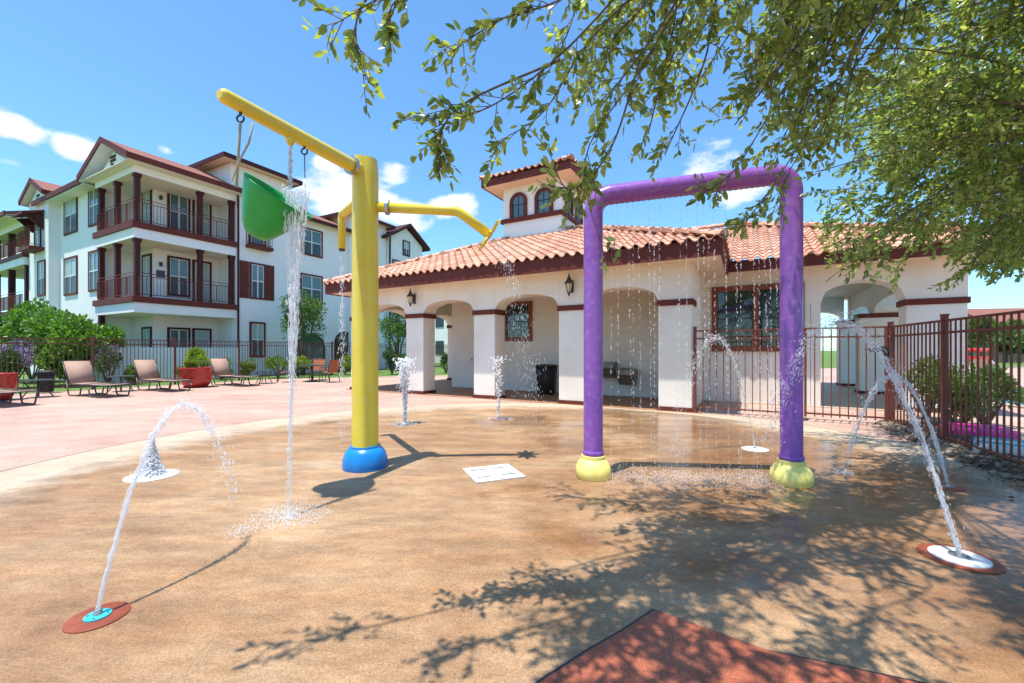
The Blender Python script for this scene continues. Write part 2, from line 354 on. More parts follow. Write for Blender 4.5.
sheet('pad_border', circ(.1,5.1,5.95), .008, M['cream'])
sheet('splash_pad', circ(.1,5.1,5.38), .012, M['pad'])
# terracotta corner with a dark joint round it
redp = [(.761,2.236),(.55,2.07),(.35,1.93),(.139,1.766),(-.35,1.35),(-.6,1.0),(-.6,-2),(4,-2),(4,.9),(2.7,1.35),(2.1,1.6),(1.63,1.766),(1.4,1.85),(1.18,1.93),(.97,2.08)]
def grow(poly, d):
    cx = sum(p[0] for p in poly)/len(poly); cy = 0
    return [(x+d*(1 if x > cx else -1)*.5, y+d) if y > -1 else (x, y) for x, y in poly]
sheet('pavement_joint', grow(redp,.014), .0155, M['dark_iron'])
sheet('coloured_paving', redp, .019, M['red_pad'])
# expansion joint in the deck round the pad
jb = MB()
ring = circ(.1,5.1,5.97,96); ring2 = circ(.1,5.1,5.95,96)
n_ = 96
jb.add([(x,y,.0092) for x,y in ring]+[(x,y,.0092) for x,y in ring2], [(i,(i+1)%n_,n_+(i+1)%n_,n_+i) for i in range(n_)])
tag(jb.build('deck_joint', M['dark_iron']), kind='structure')
# right pool and coping
po = MB().box(12.2,30,9.8,15.5,.006,.05); tag(po.build('pool_coping', M['cream']), kind='structure')
po = MB().box(12.5,29.7,10.1,15.2,.05,.058); tag(po.build('pool_water', M['water_pool']), kind='structure')

# ------------------------------------------------------------------ leaf meshes
def leaves(name, P, D, size, m, parent=None, wid=.42, jitter=.25, fold=.25):
    """P: n positions, D: n unit leaf directions; each leaf is a folded pair of quads"""
    n = len(P); P = np.asarray(P, float); D = np.asarray(D, float)
    D /= np.linalg.norm(D, axis=1)[:,None]+1e-9
    rv = rng.normal(size=(n,3)); S = np.cross(D, rv); S /= np.linalg.norm(S, axis=1)[:,None]+1e-9
    Nn = np.cross(D, S)
    Ls = (np.asarray(size)*(1+jitter*1.5*rng.uniform(-1,.8,n)))[:,None]
    w_ = Ls*wid*.5
    f_ = w_*rng.uniform(-.1,.9,n)[:,None]
    curl = Nn*Ls*rng.uniform(-.25,.3,n)[:,None]
    V = np.stack([P, P+D*Ls*.3-S*w_+Nn*f_, P+D*Ls*.72-S*w_*.8+Nn*f_+curl*.4, P+D*Ls+curl, P+D*Ls*.72+S*w_*.8+Nn*f_+curl*.4, P+D*Ls*.3+S*w_+Nn*f_], axis=1).reshape(-1,3)
    me = bpy.data.meshes.new(name)
    me.vertices.add(6*n); me.vertices.foreach_set('co', V.ravel())
    idx = (np.arange(n)*6)[:,None] + np.array([0,1,2,3, 0,3,4,5])[None,:]
    me.loops.add(8*n); me.loops.foreach_set('vertex_index', idx.ravel().astype(np.int32))
    me.polygons.add(2*n); me.polygons.foreach_set('loop_start', (np.arange(2*n)*4).astype(np.int32)); me.polygons.foreach_set('loop_total', np.full(2*n,4,np.int32))
    at = me.attributes.new('rnd', 'FLOAT', 'FACE'); at.data.foreach_set('value', np.repeat(rng.uniform(0,1,n),2).astype(np.float32))
    me.validate(); return link(name, me, m, parent)

def blob(c, r, n, size, m, name='foliage', parent=None, lumps=7, up=.4, wid=.5, hollow=.35):
    """an uneven crown made of leaf clumps"""
    c = np.array(c, float); r = np.array(r, float)
    lc = []; lr = []
    for i in range(lumps):
        d = rng.normal(size=3); d /= np.linalg.norm(d); d[2] = d[2]*.9+.1
        lc.append(c + d*r*rng.uniform(.3,.78)); lr.append(r*rng.uniform(.24,.5))
    lc = np.array(lc); lr = np.array(lr)
    k = rng.integers(0, lumps, n)
    d = rng.normal(size=(n,3)); d /= np.linalg.norm(d, axis=1)[:,None]
    rad = rng.uniform(hollow, 1, n)**.6
    P = lc[k] + d*lr[k]*rad[:,None]
    D = d + rng.normal(size=(n,3))*.6; D[:,2] += up
    keep = P[:,2] > .03
    return leaves(name, P[keep], D[keep], size, m, parent, wid)

# ------------------------------------------------------------------ splash features
def curve_pts(ctrl, n=40):
    """Catmull-Rom through control points"""
    C = [Vector(c) for c in ctrl]; C = [C[0]*2-C[1]] + C + [C[-1]*2-C[-2]]
    out = []; m_ = len(C)-3
    for i in range(n+1):
        t = i/n*m_; k = min(int(t), m_-1); t -= k
        p0,p1,p2,p3 = C[k:k+4]
        out.append(.5*((2*p1)+(-p0+p2)*t+(2*p0-5*p1+4*p2-p3)*t*t+(-p0+3*p1-3*p2+p3)*t**3))
    return out
def bend(pts, r, n=8):
    """polyline with corners rounded by radius r"""
    P = [Vector(p) for p in pts]; out = [P[0]]
    for i in range(1, len(P)-1):
        a, b, c = P[i-1], P[i], P[i+1]; u = (a-b).normalized(); v = (c-b).normalized()
        for k in range(n+1):
            t = k/n; out.append((b+u*r)*(1-t)**2 + 2*b*t*(1-t) + (b+v*r)*t*t)
    return out + [P[-1]]

# purple arch
PL = Vector((.89,4.6,0)); PR = Vector((2.92,4.39,0))
arch = empty('spray_arch', (PL+PR)/2, 0, 'tall purple pipe arch raining thin streams onto the splash pad', 'water arch')
oo = arch.location
H = 3.2
HL, HR = 3.08, 3.25
path = bend([PL-oo+Vector((0,0,.15)), PL-oo+Vector((0,0,HL)), PR-oo+Vector((0,0,HR)), PR-oo+Vector((0,0,.15))], .21, 12)
MB().tube(path, .104, 32).build('arch_pipe', M['purple'], arch, True, auto=True)
for P in (PL, PR):
    q = P-oo
    for k in range(4):
        a = math.pi/4+k*math.pi/2; MB().lathe([(.012,.05),(.012,.075),(.006,.08)], q+Vector((.178*math.cos(a),.178*math.sin(a),0)), 8).build('bolt', M['steel'], arch, True, auto=True)
    MB().lathe([(.113,.262),(.116,.266),(.116,.30),(.113,.304)], q, 32).build('collar', M['purple'], arch, True, auto=True)
    MB().lathe([(.165,0),(.182,.03),(.185,.09),(.175,.14),(.150,.185),(.128,.215),(.128,.25),(.109,.256),(.105,.25)], q, 48, lambda a, z: 1+(.07*abs(math.sin(2*a))**.7 if z < .2 else 0)).build('base_cover', M['lime'], arch, True, auto=True)
for i in range(34):
    p = (PL-oo).lerp(PR-oo, (i+1.6)/36.5) + Vector((0,0,HL+(HR-HL)*(i+1.6)/36.5-.102)); MB().tube([p, p-Vector((0,0,.012))], .007, 6).build('spray_nozzle', M['steel'], arch)

# yellow dumping bucket post
PP = Vector((-1.74,4.98,0))
post = empty('bucket_post', PP, 0, 'yellow steel post with three arms and a blue base on the splash pad', 'water post')
mb = MB(); seg = 40; rows = 24
for j in range(rows+1):
    z = .2+3.42*j/rows
    for k in range(seg):
        a = 2*math.pi*k/seg; tw = .25 - .55*(z/3.6)
        d = (a-tw+math.pi) % (2*math.pi)-math.pi
        r = .150 + .018*math.exp(-((d+math.pi/2)/.32)**2) - .010*math.exp(-((d+math.pi/2-.55)/.3)**2)
        if j == rows: r *= .93
        mb.v.append((r*math.cos(a), r*math.sin(a), z + (.03 if j == rows else 0)))
mb.f += [(i*seg+k, i*seg+(k+1)%seg, (i+1)*seg+(k+1)%seg, (i+1)*seg+k) for i in range(rows) for k in range(seg)] + [tuple(rows*seg+k for k in range(seg))]
mb.build('pole', M['yellow'], post, True, auto=True)
MB().lathe([(.235,0),(.245,.03),(.243,.12),(.225,.2),(.19,.245),(.172,.255),(.172,.275),(.155,.275)], (0,0,0), 48, lambda a, z: 1+(.05*abs(math.sin(2*a+.6))**.7 if z < .2 else 0)).build('base_cover', M['blue'], post, True, auto=True)
armv = Vector((-2.34,3.40,3.46)) - PP; a0 = Vector((0,0,3.50))
ap = [a0.lerp(armv, t) for t in (0,.1,.3,.5,.7,.9,1)]
end = armv + (armv-a0).normalized()*.03
arm = MB().tube(ap+[end], [.078,.078,.074,.07,.066,.062,.058,.035], 24).build('bucket_arm', M['yellow'], post, True, auto=True)
c0 = a0.lerp(armv,.135); dv = (armv-a0).normalized()
MB().tube([c0-dv*.02, c0+dv*.02], .102, 24).build('flange', M['steel'], post, auto=True, smooth=True)
sp = a0.lerp(armv, .62)
MB().tube([sp, sp-Vector((0,0,.085)), sp-Vector((0,0,.125))], [.05,.038,.026], 16).build('fill_spout', M['yellow'], post, True)
el = Vector((-.65,5.05,3.07))-PP; st = Vector((-.27,5.10,2.80))-PP
MB().tube(bend([Vector((.05,0,3.10)), el, st], .07, 6), .058, 24).build('flower_arm', M['yellow'], post, True)
c0 = Vector((.05,0,3.10)).lerp(el, .2); dv = (el-Vector((.05,0,3.10))).normalized()
MB().tube([c0-dv*.02, c0+dv*.02], .088, 24).build('flange', M['steel'], post, auto=True, smooth=True)
dv = (st-el).normalized(); u = dv.orthogonal().normalized(); v_ = dv.cross(u)
fl_ = MB(); pts = []
for k in range(32):
    a = 2*math.pi*k/32; r = [.235,.17,.10,.17][k%4]
    pts.append(st + (u*math.cos(a)+v_*math.sin(a))*r)
n = 32
fl_.add([p-dv*.01 for p in pts]+[p+dv*.012 for p in pts], [tuple(range(n-1,-1,-1)), tuple(range(n,2*n))]+[(i,(i+1)%n,n+(i+1)%n,n+i) for i in range(n)])
fl_.build('flower_plate', M['yellow'], post)
el2 = Vector((-2.56,6.32,3.44))-PP; e3 = Vector((-2.56,6.32,2.92))-PP
MB().tube(bend([Vector((-.04,.05,3.22)), el2, e3], .07, 6), .056, 24).build('spout_arm', M['yellow'], post, True)
MB().tube([e3, e3-Vector((0,0,.03))], .045, 16).build('nozzle', M['dark_iron'], post)
# bucket hangs from the arm: a thing of its own
BC = Vector((-2.17,3.80,2.72))
bk = empty('tipping_bucket', BC, 0, 'green plastic bucket tipping water, slung under the yellow arm', 'bucket')
prof_o = [(.03,-.42),(.09,-.40),(.145,-.33),(.215,-.17),(.27,-.03),(.31,.08),(.325,.11)]
prof_i = [(.312,.11),(.295,.07),(.255,-.03),(.2,-.17),(.13,-.31),(.03,-.38)]
bm_ = MB().lathe(prof_o+prof_i, (0,0,0), 40, lambda a, z: 1+.015*math.sin(6*a))
bo = bm_.build('shell', M['green'], bk, True)
rot = Matrix.Rotation(R(36),4,'Y') @ Matrix.Rotation(R(5),4,'X')
bo.matrix_local = Matrix.Translation((.02,0,.0)) @ rot @ Matrix.Diagonal((.97,.97,.84,1))
h1 = Vector((-2.29,3.54,0)); h1.z = (PP+a0).lerp(PP+armv,.93).z-.06
t1 = 1.223/1.34; t2 = .70/1.34
A = lambda t: PP + a0.lerp(armv, t)
for t, bx in ((t1, Vector((-.285,-.06,.13))), (t2, Vector((.27,.07,-.08)))):
    p = A(t)-Vector((0,0,.055)) - BC
    hk = MB().tube([p+Vector((0,0,.02)), p-Vector((0,0,.03))], .012, 8)
    hk.tube([p+Vector((.03*math.cos(a), 0, -.06+.03*math.sin(a))) for a in [i*.6+1.57 for i in range(10)]], .008, 6)
    hk.build('hook', M['dark_iron'], bk, True)
    tgt = bx
    MB().tube([p-Vector((0,0,.085)), tgt], .011 if t == t1 else .006, 8).build('hanger', M['rope'] if t == t1 else M['steel'], bk, True)
p = A(t1)-BC
MB().tube([p+Vector((.12,-.02,-.16)), p+Vector((.07,0,-.32)), p+Vector((.0,0,-.45)), p+Vector((-.07,0,-.64))], [.006,.009,.008,.004], 8).build('pull_cord', M['rope'], bk, True)

# ------------------------------------------------------------------ water
ico_v = []; ico_f = []
_b = bpy.data.meshes.new('tmp')
import bmesh
bm = bmesh.new(); bmesh.ops.create_icosphere(bm, subdivisions=1, radius=1); ico_v = np.array([v.co[:] for v in bm.verts]); ico_f = np.array([[v.index for v in f.verts] for f in bm.faces]); bm.free()
def drops(name, P, Rd, m=None, parent=None, stretch=None, dirs=None, k_=2.6):
    P = np.asarray(P); n = len(P); Rd = np.asarray(Rd)
    S = rng.uniform(.7,1.4,(n,3))*Rd[:,None]
    if stretch is not None: S[:,2] *= stretch
    V = ico_v[None]*S[:,None,:] + rng.normal(size=(n,12,3))*(Rd*.13)[:,None,None]
    if dirs is not None:
        dd = np.asarray(dirs); dd = dd/(np.linalg.norm(dd,axis=1)[:,None]+1e-9); kk = (k_*rng.uniform(.5,1.6,n)-1)[:,None,None]
        V = V + (V*dd[:,None,:]).sum(2,keepdims=True)*dd[:,None,:]*kk
    V = (V + P[:,None,:]).reshape(-1,3)
    F = (ico_f[None] + (np.arange(n)*12)[:,None,None]).reshape(-1,3)
    me = bpy.data.meshes.new(name); me.vertices.add(len(V)); me.vertices.foreach_set('co', V.ravel())
    me.loops.add(F.size); me.loops.foreach_set('vertex_index', F.ravel().astype(np.int32))
    me.polygons.add(len(F)); me.polygons.foreach_set('loop_start', (np.arange(len(F))*3).astype(np.int32)); me.polygons.foreach_set('loop_total', np.full(len(F),3,np.int32))
    me.validate(); return tag(link(name, me, m or M['water'], parent, True), kind='stuff')

def stream(fn, n, r0, r1, spread0, spread1, t0=0, t1=1, tp=.9):
    """ragged rope of water along fn(t): core tube with wobble, plus stray drops"""
    P = []; Rr = []; DD = []
    for i in range(n):
        t = t0+(t1-t0)*rng.uniform()**tp
        c = np.array(fn(t)); s = spread0+(spread1-spread0)*t
        P.append(c+rng.normal(size=3)*s*(1 if rng.uniform() > .12 else 2.6)); Rr.append((r0+(r1-r0)*t)*rng.uniform(.4,1.25)); DD.append(np.array(fn(t+.01))-np.array(fn(t-.01))+rng.normal(size=3)*.006)
    return P, Rr, DD
def jet(name, label, A, B, apex, n, r, spread, group='arching ground jets', tmax=1.0, corer=.012, splash=.12, cut=.72, tp=.9):
    A = np.array(A); B = np.array(B)
    e = empty(name, tuple(A), 0, label, 'water jet', group)
    fn = lambda t: (0+(B[0]-A[0])*t, (B[1]-A[1])*t, 4*apex*t*(1-t)+.03)
    P, Rr, DD = stream(fn, int(n*1.3), r*.5, r*.72, spread*.32, spread*1.8, 0, tmax, tp=tp)
    drops('spray', P, Rr, parent=e, dirs=DD)
    m_ = 70
    cm_ = MB()
    for q in range(4):
        ph = rng.uniform(0,6.28); fr_ = rng.uniform(9,17)
        amp = [corer*.55+spread*.55*(i/m_)**1.3 for i in range(m_+1)]
        pts = [Vector(fn(cut*i/m_))+Vector((math.cos(ph+fr_*i/m_),math.sin(ph+fr_*i/m_),.4*math.sin(ph+2*fr_*i/m_)))*amp[i]+Vector(rng.normal(size=3))*spread*.07 for i in range(m_+1)]
        rs = [max(.0012, corer*.5*(1.0+.75*rng.uniform(-1,1))*(1-.55*i/m_)) for i in range(m_+1)]
        cm_.tube(pts, rs, 6)
    tag(cm_.build('core', M['water'], e, True), kind='stuff')
    if splash:
        k = 260; a = rng.uniform(0,6.28,k); d = splash*rng.uniform(0,1,k)**.6*2
        Q = np.stack([B[0]-A[0]+d*np.cos(a), B[1]-A[1]+d*np.sin(a), .014+rng.exponential(.015,k)], 1)
        drops('landing_splash', Q, rng.uniform(.0012,.004,k), M['foam'], parent=e)
    return e
jet('water_jet', 'thin water jet rising from the rust red disc at the front left', (-2.15,2.18,.02), (-2.03,3.16,0), 1.0, 560, .0065, .013, splash=.06, tmax=.93)
jet('water_jet', 'thick frothy water jet leaning from the large white disc at the right', (2.98,2.80,.02), (2.66,4.5,0), 1.60, 1500, .0075, .028, corer=.013, tmax=.95, cut=.33, tp=1.35)
jet('water_jet', 'thin smooth water arch from the small ring nozzle near the right fence', (4.42,4.26,.02), (3.68,4.66,0), 1.07, 700, .008, .012, corer=.016, splash=.05, cut=.95)
jet('water_jet', 'water jet from the white disc behind the purple right post', (3.40,5.88,.02), (2.15,5.6,0), 1.52, 800, .007, .026, corer=.007, cut=.4)
# vertical geysers
def geyser(label, x, y, h, n, foam=0):
    e = empty('water_geyser', (x,y,0), 0, label, 'water jet', 'upright bubbling jets')
    t = rng.uniform(0,1,n)
    wd = .010+.075*t**2.2*(h/1.2)
    P = np.stack([rng.normal(size=n)*wd, rng.normal(size=n)*wd, h*t], 1)
    k = n//3; t2 = rng.uniform(.15,1,k)
    P2 = np.stack([rng.normal(size=k)*.10, rng.normal(size=k)*.10, h*t2*(.55+.4*rng.uniform(0,1,k))], 1)
    drops('column', np.concatenate([P,P2]), np.concatenate([rng.uniform(.008,.02,n), rng.uniform(.004,.009,k)]), M['foam'], parent=e)
    k = 260; a = rng.uniform(0,6.28,k); d = .32*rng.uniform(0,1,k)
    drops('foot_foam', np.stack([d*np.cos(a), d*np.sin(a), .014+rng.exponential(.018,k)*(1-d/.4)], 1), rng.uniform(.003,.009,k)*(1.2-d), M['foam'], parent=e)
    return e
geyser('tallest upright foaming jet, in front of the first brown based pillar', -2.0,7.84,1.25, 1300)
geyser('slim upright jet before the second pillar from the yellow post', -.27,8.4,1.28, 260)
# white cone of froth
e = empty('foam_cone', (-3.97,4.63,0), 0, 'white cone of frothing water on the left of the pad', 'water jet')
n = 3000; t = rng.uniform(0,1,n)**1.3; a = rng.uniform(0,6.28,n); rr = (.015+.12*(1-t)**1.7)*rng.uniform(0,1,n)**.5
drops('froth', np.stack([rr*np.cos(a), rr*np.sin(a), .02+.46*t], 1), rng.uniform(.004,.011,n), M['foam'], parent=e)
k = 500; a = rng.uniform(0,6.28,k); d = .2*rng.uniform(0,1,k)**.5
drops('foot_foam', np.stack([d*np.cos(a), d*np.sin(a), .014+rng.exponential(.008,k)], 1), rng.uniform(.004,.012,k), parent=e)
# low bubbling swell behind the front jet
# curtain under the arch
cur = empty('water_curtain', (oo.x,oo.y,0), 0, 'curtain of thin dotted water strands falling from the purple arch', 'water curtain')
for i in range(34):
    p = (PL-oo).lerp(PR-oo, (i+1.6)/36.5)
    if rng.uniform() < .12: continue
    n = int(rng.uniform(70,150)); z = 2.95*(1-rng.uniform(0,1,n)**1.15)
    dx = rng.normal(size=n)*.004 + .00; fall = (2.95-z)
    xs = p.x+dx+rng.normal()*.01*fall; ys = p.y+rng.normal(size=n)*.006-.02*fall
    drops('strand', np.stack([xs, ys, z+.02], 1), rng.uniform(.0022,.0048,n), parent=cur, stretch=2.8)
k = 3600; tt = rng.uniform(.05,.95,k); q = np.array(PL-oo)[None]*(1-tt)[:,None]+np.array(PR-oo)[None]*tt[:,None]
q[:,0] += rng.normal(size=k)*.06; q[:,1] += rng.normal(size=k)*.22; q[:,2] = .014+rng.exponential(.018,k)
drops('ground_splash', q, rng.uniform(.0012,.0042,k), M['foam'], parent=cur)
# bucket overflow
LP = Vector((-1.90,3.70,2.78)); e = empty('pouring_water', (LP.x,LP.y,0), 0, 'wide sheet of water pouring from the green bucket to the ground', 'falling water')
n = 2300; t = rng.uniform(0,1,n)**1.7
wd = .105*np.exp(-t*3.0)+.010
P = np.stack([rng.uniform(-1,1,n)*wd*(.6+.4*rng.uniform(0,1,n))+.05*t, rng.normal(size=n)*(.035*np.exp(-t*2)+.01)-.22*t, 2.78*(1-t)], 1)
P[:,2] += .02
rp = MB()
for q in range(16):
    x0 = rng.uniform(-.10,.10); ph = rng.uniform(0,6.28); L0 = rng.uniform(.35,1.0)
    pts = []; rs = []
    for i in range(41):
        t_ = L0*i/40; ww = math.exp(-t_*3.0)
        pts.append((x0*ww+.012*math.sin(ph+t_*22)+.05*t_, .03*math.cos(ph+t_*17)*ww-.22*t_, 2.80*(1-t_)+.02)); rs.append(max(.0015,.0065*(1+.8*rng.uniform(-1,1))*(1-.6*t_)))
    rp.tube(pts, rs, 6)
tag(rp.build('water_threads', M['water'], e, True), kind='stuff')
drops('falling_sheet', P[::2], (rng.uniform(.0022,.0065,n)*(1-.3*t))[::2], parent=e, stretch=4.5)
k = 1500; a = rng.uniform(0,6.28,k); d = .34*rng.uniform(0,1,k)**1.1
drops('ground_splash', np.stack([.05+d*np.cos(a), -.22+d*np.sin(a)*.8, .014+rng.exponential(.016,k)], 1), rng.uniform(.0012,.0045,k), M['foam'], parent=e)
spw = PP+sp; e = empty('filling_stream', (spw.x,spw.y,2.75), 0, 'narrow stream dropping from the arm spout into the green bucket', 'falling water')
n = 420; t = rng.uniform(0,1,n)
drops('stream', np.stack([rng.normal(size=n)*.010, rng.normal(size=n)*.010, (spw.z-.125-2.75)*t], 1), rng.uniform(.003,.007,n), parent=e, stretch=3)
# spout behind post, spray from flower
w3 = PP+e3; e = empty('falling_stream', (w3.x,w3.y,0), 0, 'narrow stream falling from the short rear arm of the yellow post', 'falling water')
n = 500; t = rng.uniform(0,1,n)
drops('stream', np.stack([rng.normal(size=n)*(.012+.03*t), rng.normal(size=n)*(.012+.03*t), 2.86*(1-t)], 1), rng.uniform(.003,.006,n), parent=e, stretch=3.5)
w4 = PP+st; e = empty('falling_spray', (w4.x,w4.y,0), 0, 'loose spray falling from the yellow flower plate past the pillars', 'falling water')
n = 700; t = rng.uniform(0,1,n)**.8
drops('spray', np.stack([.05+.55*t+rng.normal(size=n)*(.02+.12*t), .35*t+rng.normal(size=n)*(.02+.10*t), 2.74-2.7*t**1.7], 1), rng.uniform(.002,.0045,n), parent=e, stretch=4.0)

# ------------------------------------------------------------------ ground nozzles
def disc(mb, r, z0, z1, seg=40, fn=None): mb.lathe([(r,z0),(r,z1-.002),(r-.006,z1)], (0,0,0), seg, fn); return mb
def nozzle(label, x, y, rings):
    e = empty('jet_nozzle', (x,y,0), 0, label, 'nozzle', 'ground jet nozzles')
    z = .010
    for nm, r, m_ in rings:
        disc(MB(), r, z, z+.010).build(nm, M[m_], e, True, auto=True); z += .009
    h = MB().lathe([(.02,z-.002),(.018,z+.012),(.01,z+.014)], (0,0,0), 12); h.build('jet_head', M['steel'], e)
    for k in range(4):
        a = k*math.pi/2+.4; rr = rings[-1][1]*.75; MB().lathe([(.006,z-.004),(.005,z+.003)], (rr*math.cos(a), rr*math.sin(a), 0), 8).build('screw', M['dark_iron'], e)
nozzle('rust red disc with a pale blue centre at the front left', -2.15,2.18, [('outer_disc',.128,'rust_disc'),('centre_plate',.055,'teal')])
nozzle('large white disc in a rust red surround at the lower right', 2.98,2.80, [('outer_disc',.205,'rust_disc'),('ring_plate',.15,'plate'),('centre_plate',.055,'steel')])
nozzle('small rust coloured ring nearest the right hand fence', 4.42,4.26, [('outer_disc',.13,'rust_disc'),('centre_plate',.055,'steel')])
nozzle('white disc on the pad between the purple post and the gate', 3.40,5.88, [('outer_disc',.17,'plate'),('centre_plate',.05,'plate')])
nozzle('white ring under the cone of foam at the left', -3.97,4.63, [('outer_disc',.24,'plate'),('centre_plate',.06,'plate')])
nozzle('steel ring beneath the tallest upright foaming jet', -2.0,7.84, [('outer_disc',.16,'steel'),('centre_plate',.06,'plate')])
nozzle('rust coloured ring beneath the slim upright jet', -.27,8.4, [('outer_disc',.17,'rust_disc'),('centre_plate',.05,'steel')])
dr = empty('drain_cover', (-.21,4.72,0), math.atan2(.21,.52), 'white square drain cover set flat in the pad', 'drain cover')
MB().box(-.28,.28,-.27,.27,.013,.028).build('cover_plate', M['plate'], dr, bevel=.004)
for sx in (-1,1):
    for sy in (-1,1):
        g_ = MB()
        g_.box(sx*.14-.09, sx*.14+.09, sy*.135-.012, sy*.135+.012, .0282,.031)
        g_.box(sx*.14-.05, sx*.14+.06, sy*.135+.04, sy*.135+.05, .0282,.030)
        g_.build('grate_slot', M['steel'], dr)
MB().box(-.004,.004,-.27,.27,.0282,.0292).build('seam', M['dark_iron'], dr)

# ------------------------------------------------------------------ pavilion
PO = Vector((4.0,9.33,0))
pav = empty('pavilion', PO, TH, 'long cream stucco pavilion with arched arcade, tiled roof and small cupola', 'building')
SPR, CR_ = 2.55, .36
def arcade(mb, x0, x1, opens, y0, y1, zt, axis='x', spr=SPR, rise=CR_, N=18):
    """wall band above spring line with segmental arches; opens: [(a,b)]"""
    def pt(a, d, z): return (a, d, z) if axis == 'x' else (d, a, z)
    segs = []; cur_ = x0
    for a, b in opens:
        if a > cur_+1e-6: segs.append([(cur_, spr), (a, spr)])
        s = []
        for i in range(N+1):
            t = i/N; u = 2*t-1
            s.append((a+(b-a)*t, spr+rise*math.sqrt(max(0,1-u*u))**.9 if abs(u) < 1 else spr))
        segs.append(s); cur_ = b
    if x1 > cur_+1e-6: segs.append([(cur_, spr), (x1, spr)])
    for s in segs:
        for (a, za), (b, zb) in zip(s, s[1:]):
            vs = [pt(a,y0,za),pt(b,y0,zb),pt(b,y0,zt),pt(a,y0,zt),pt(a,y1,za),pt(b,y1,zb),pt(b,y1,zt),pt(a,y1,zt)]
            mb.add(vs, [(0,1,2,3),(7,6,5,4),(0,4,5,1)])
    for a in (x0, x1):
        mb.add([pt(a,y0,spr),pt(a,y1,spr),pt(a,y1,zt),pt(a,y0,zt)], [(0,1,2,3)])
def pillar(x0, x1, y0, y1, parent=None, label=None):
    p = MB().box(x0,x1,y0,y1,.004,SPR-.002).build('pillar', M['stucco'], parent or pav, bevel=.02)
    MB().box(x0-.035,x1+.035,y0-.035,y1+.035,SPR-.14,SPR-.004).build('cap_band', M['trim'], p, bevel=.008)
    MB().box(x0-.025,x1+.025,y0-.025,y1+.025,.006,.11).build('base_band', M['trim'], p, bevel=.006)
    return p
PW, PD = .72, .57
px0 = [-11.1,-8.5,-5.87,-3.2,-.72]
for x in px0: pillar(x, x+PW, 0, PD)
mb = MB(); arcade(mb, -11.1, 0, [(px0[i]+PW, px0[i+1]) for i in range(4)], 0, PD, 3.36)
mb.build('arcade_wall', M['stucco'], pav, True, auto=True)
# left end: side arcade and rear arcade of the open porch
for y in (2.75, 5.45): pillar(-11.1, -10.4, y, y+.57)
mb = MB(); arcade(mb, PD, 6.02, [(PD, 2.75),(2.75+.57,5.45)], -11.1, -10.4, 3.36, 'y'); mb.build('side_arcade_wall', M['stucco'], pav, True, auto=True)
pillar(-8.64, -7.95, 5.45, 6.02)
mb = MB(); arcade(mb, -10.4, -7.95, [(-10.4,-8.64)], 5.45, 6.02, 3.36); mb.build('rear_arcade_wall', M['stucco'], pav, True, auto=True)
# enclosed room
MB().box(-8.64, 2.42, 2.57, 2.77, .004, 3.42).build('room_front_wall', M['stucco'], pav)
MB().box(-8.64, -8.44, 2.77, 10.5, .004, 3.36).build('room_side_wall', M['stucco'], pav)
MB().box(2.22, 2.42, 2.77, 10.5, .004, 3.42).build('room_side_wall', M['stucco'], pav)
MB().box(-8.44, 2.22, 10.3, 10.5, .004, 3.36).build('room_rear_wall', M['stucco'], pav)
MB().box(-.57, 0, PD+.002, 2.568, .004, 3.36).build('porch_end_wall', M['stucco'], pav)
# right loggia
MB().box(2.43,2.63,2.57,3.14,.004,SPR-.002).build('pier', M['stucco'], pav); pillar(4.2, 5.2, 2.57, 3.14)
pillar(4.15, 5.2, 6.9, 7.5); pillar(4.15, 5.2, 10.3, 10.9)
mb = MB(); arcade(mb, 2.42, 5.2, [(2.63,4.2)], 2.57, 3.14, 3.42, rise=.5); mb.build('loggia_front_wall', M['stucco'], pav, True, auto=True)
mb = MB(); arcade(mb, 3.14, 10.9, [(3.14,6.9),(7.5,10.3)], 4.5, 5.2, 3.42, 'y'); mb.build('loggia_side_wall', M['stucco'], pav, True, auto=True)
mb = MB(); arcade(mb, 2.42, 4.3, [(2.7,4.3)], 10.3, 10.9, 3.42); mb.build('loggia_rear_wall', M['stucco'], pav, True, auto=True)
# floors, ceilings
MB().box(-11.3,.2,-.05,6.0,.006,.018).build('porch_floor', M['porch'], pav)
MB().box(.2,5.4,2.5,11,.006,.018).build('loggia_floor', M['cream'], pav)
MB().box(-11.65,.62,-.55,11.2,3.36,3.40).build('ceiling', M['soffit'], pav)
MB().box(.62,5.85,2.0,11.5,3.42,3.46).build('loggia_ceiling', M['soffit'], pav)
# joints in the stucco above the pillars
mb = MB()
for x in px0[1:]:
    for dx in (.03, PW-.03): mb.box(x+dx-.004, x+dx+.004, -.003, .0, SPR+.02, 3.35)
mb.box(-5.9,-.6,2.566,2.57,1.895,1.903)
mb.build('stucco_joints', M['soffit'], pav)

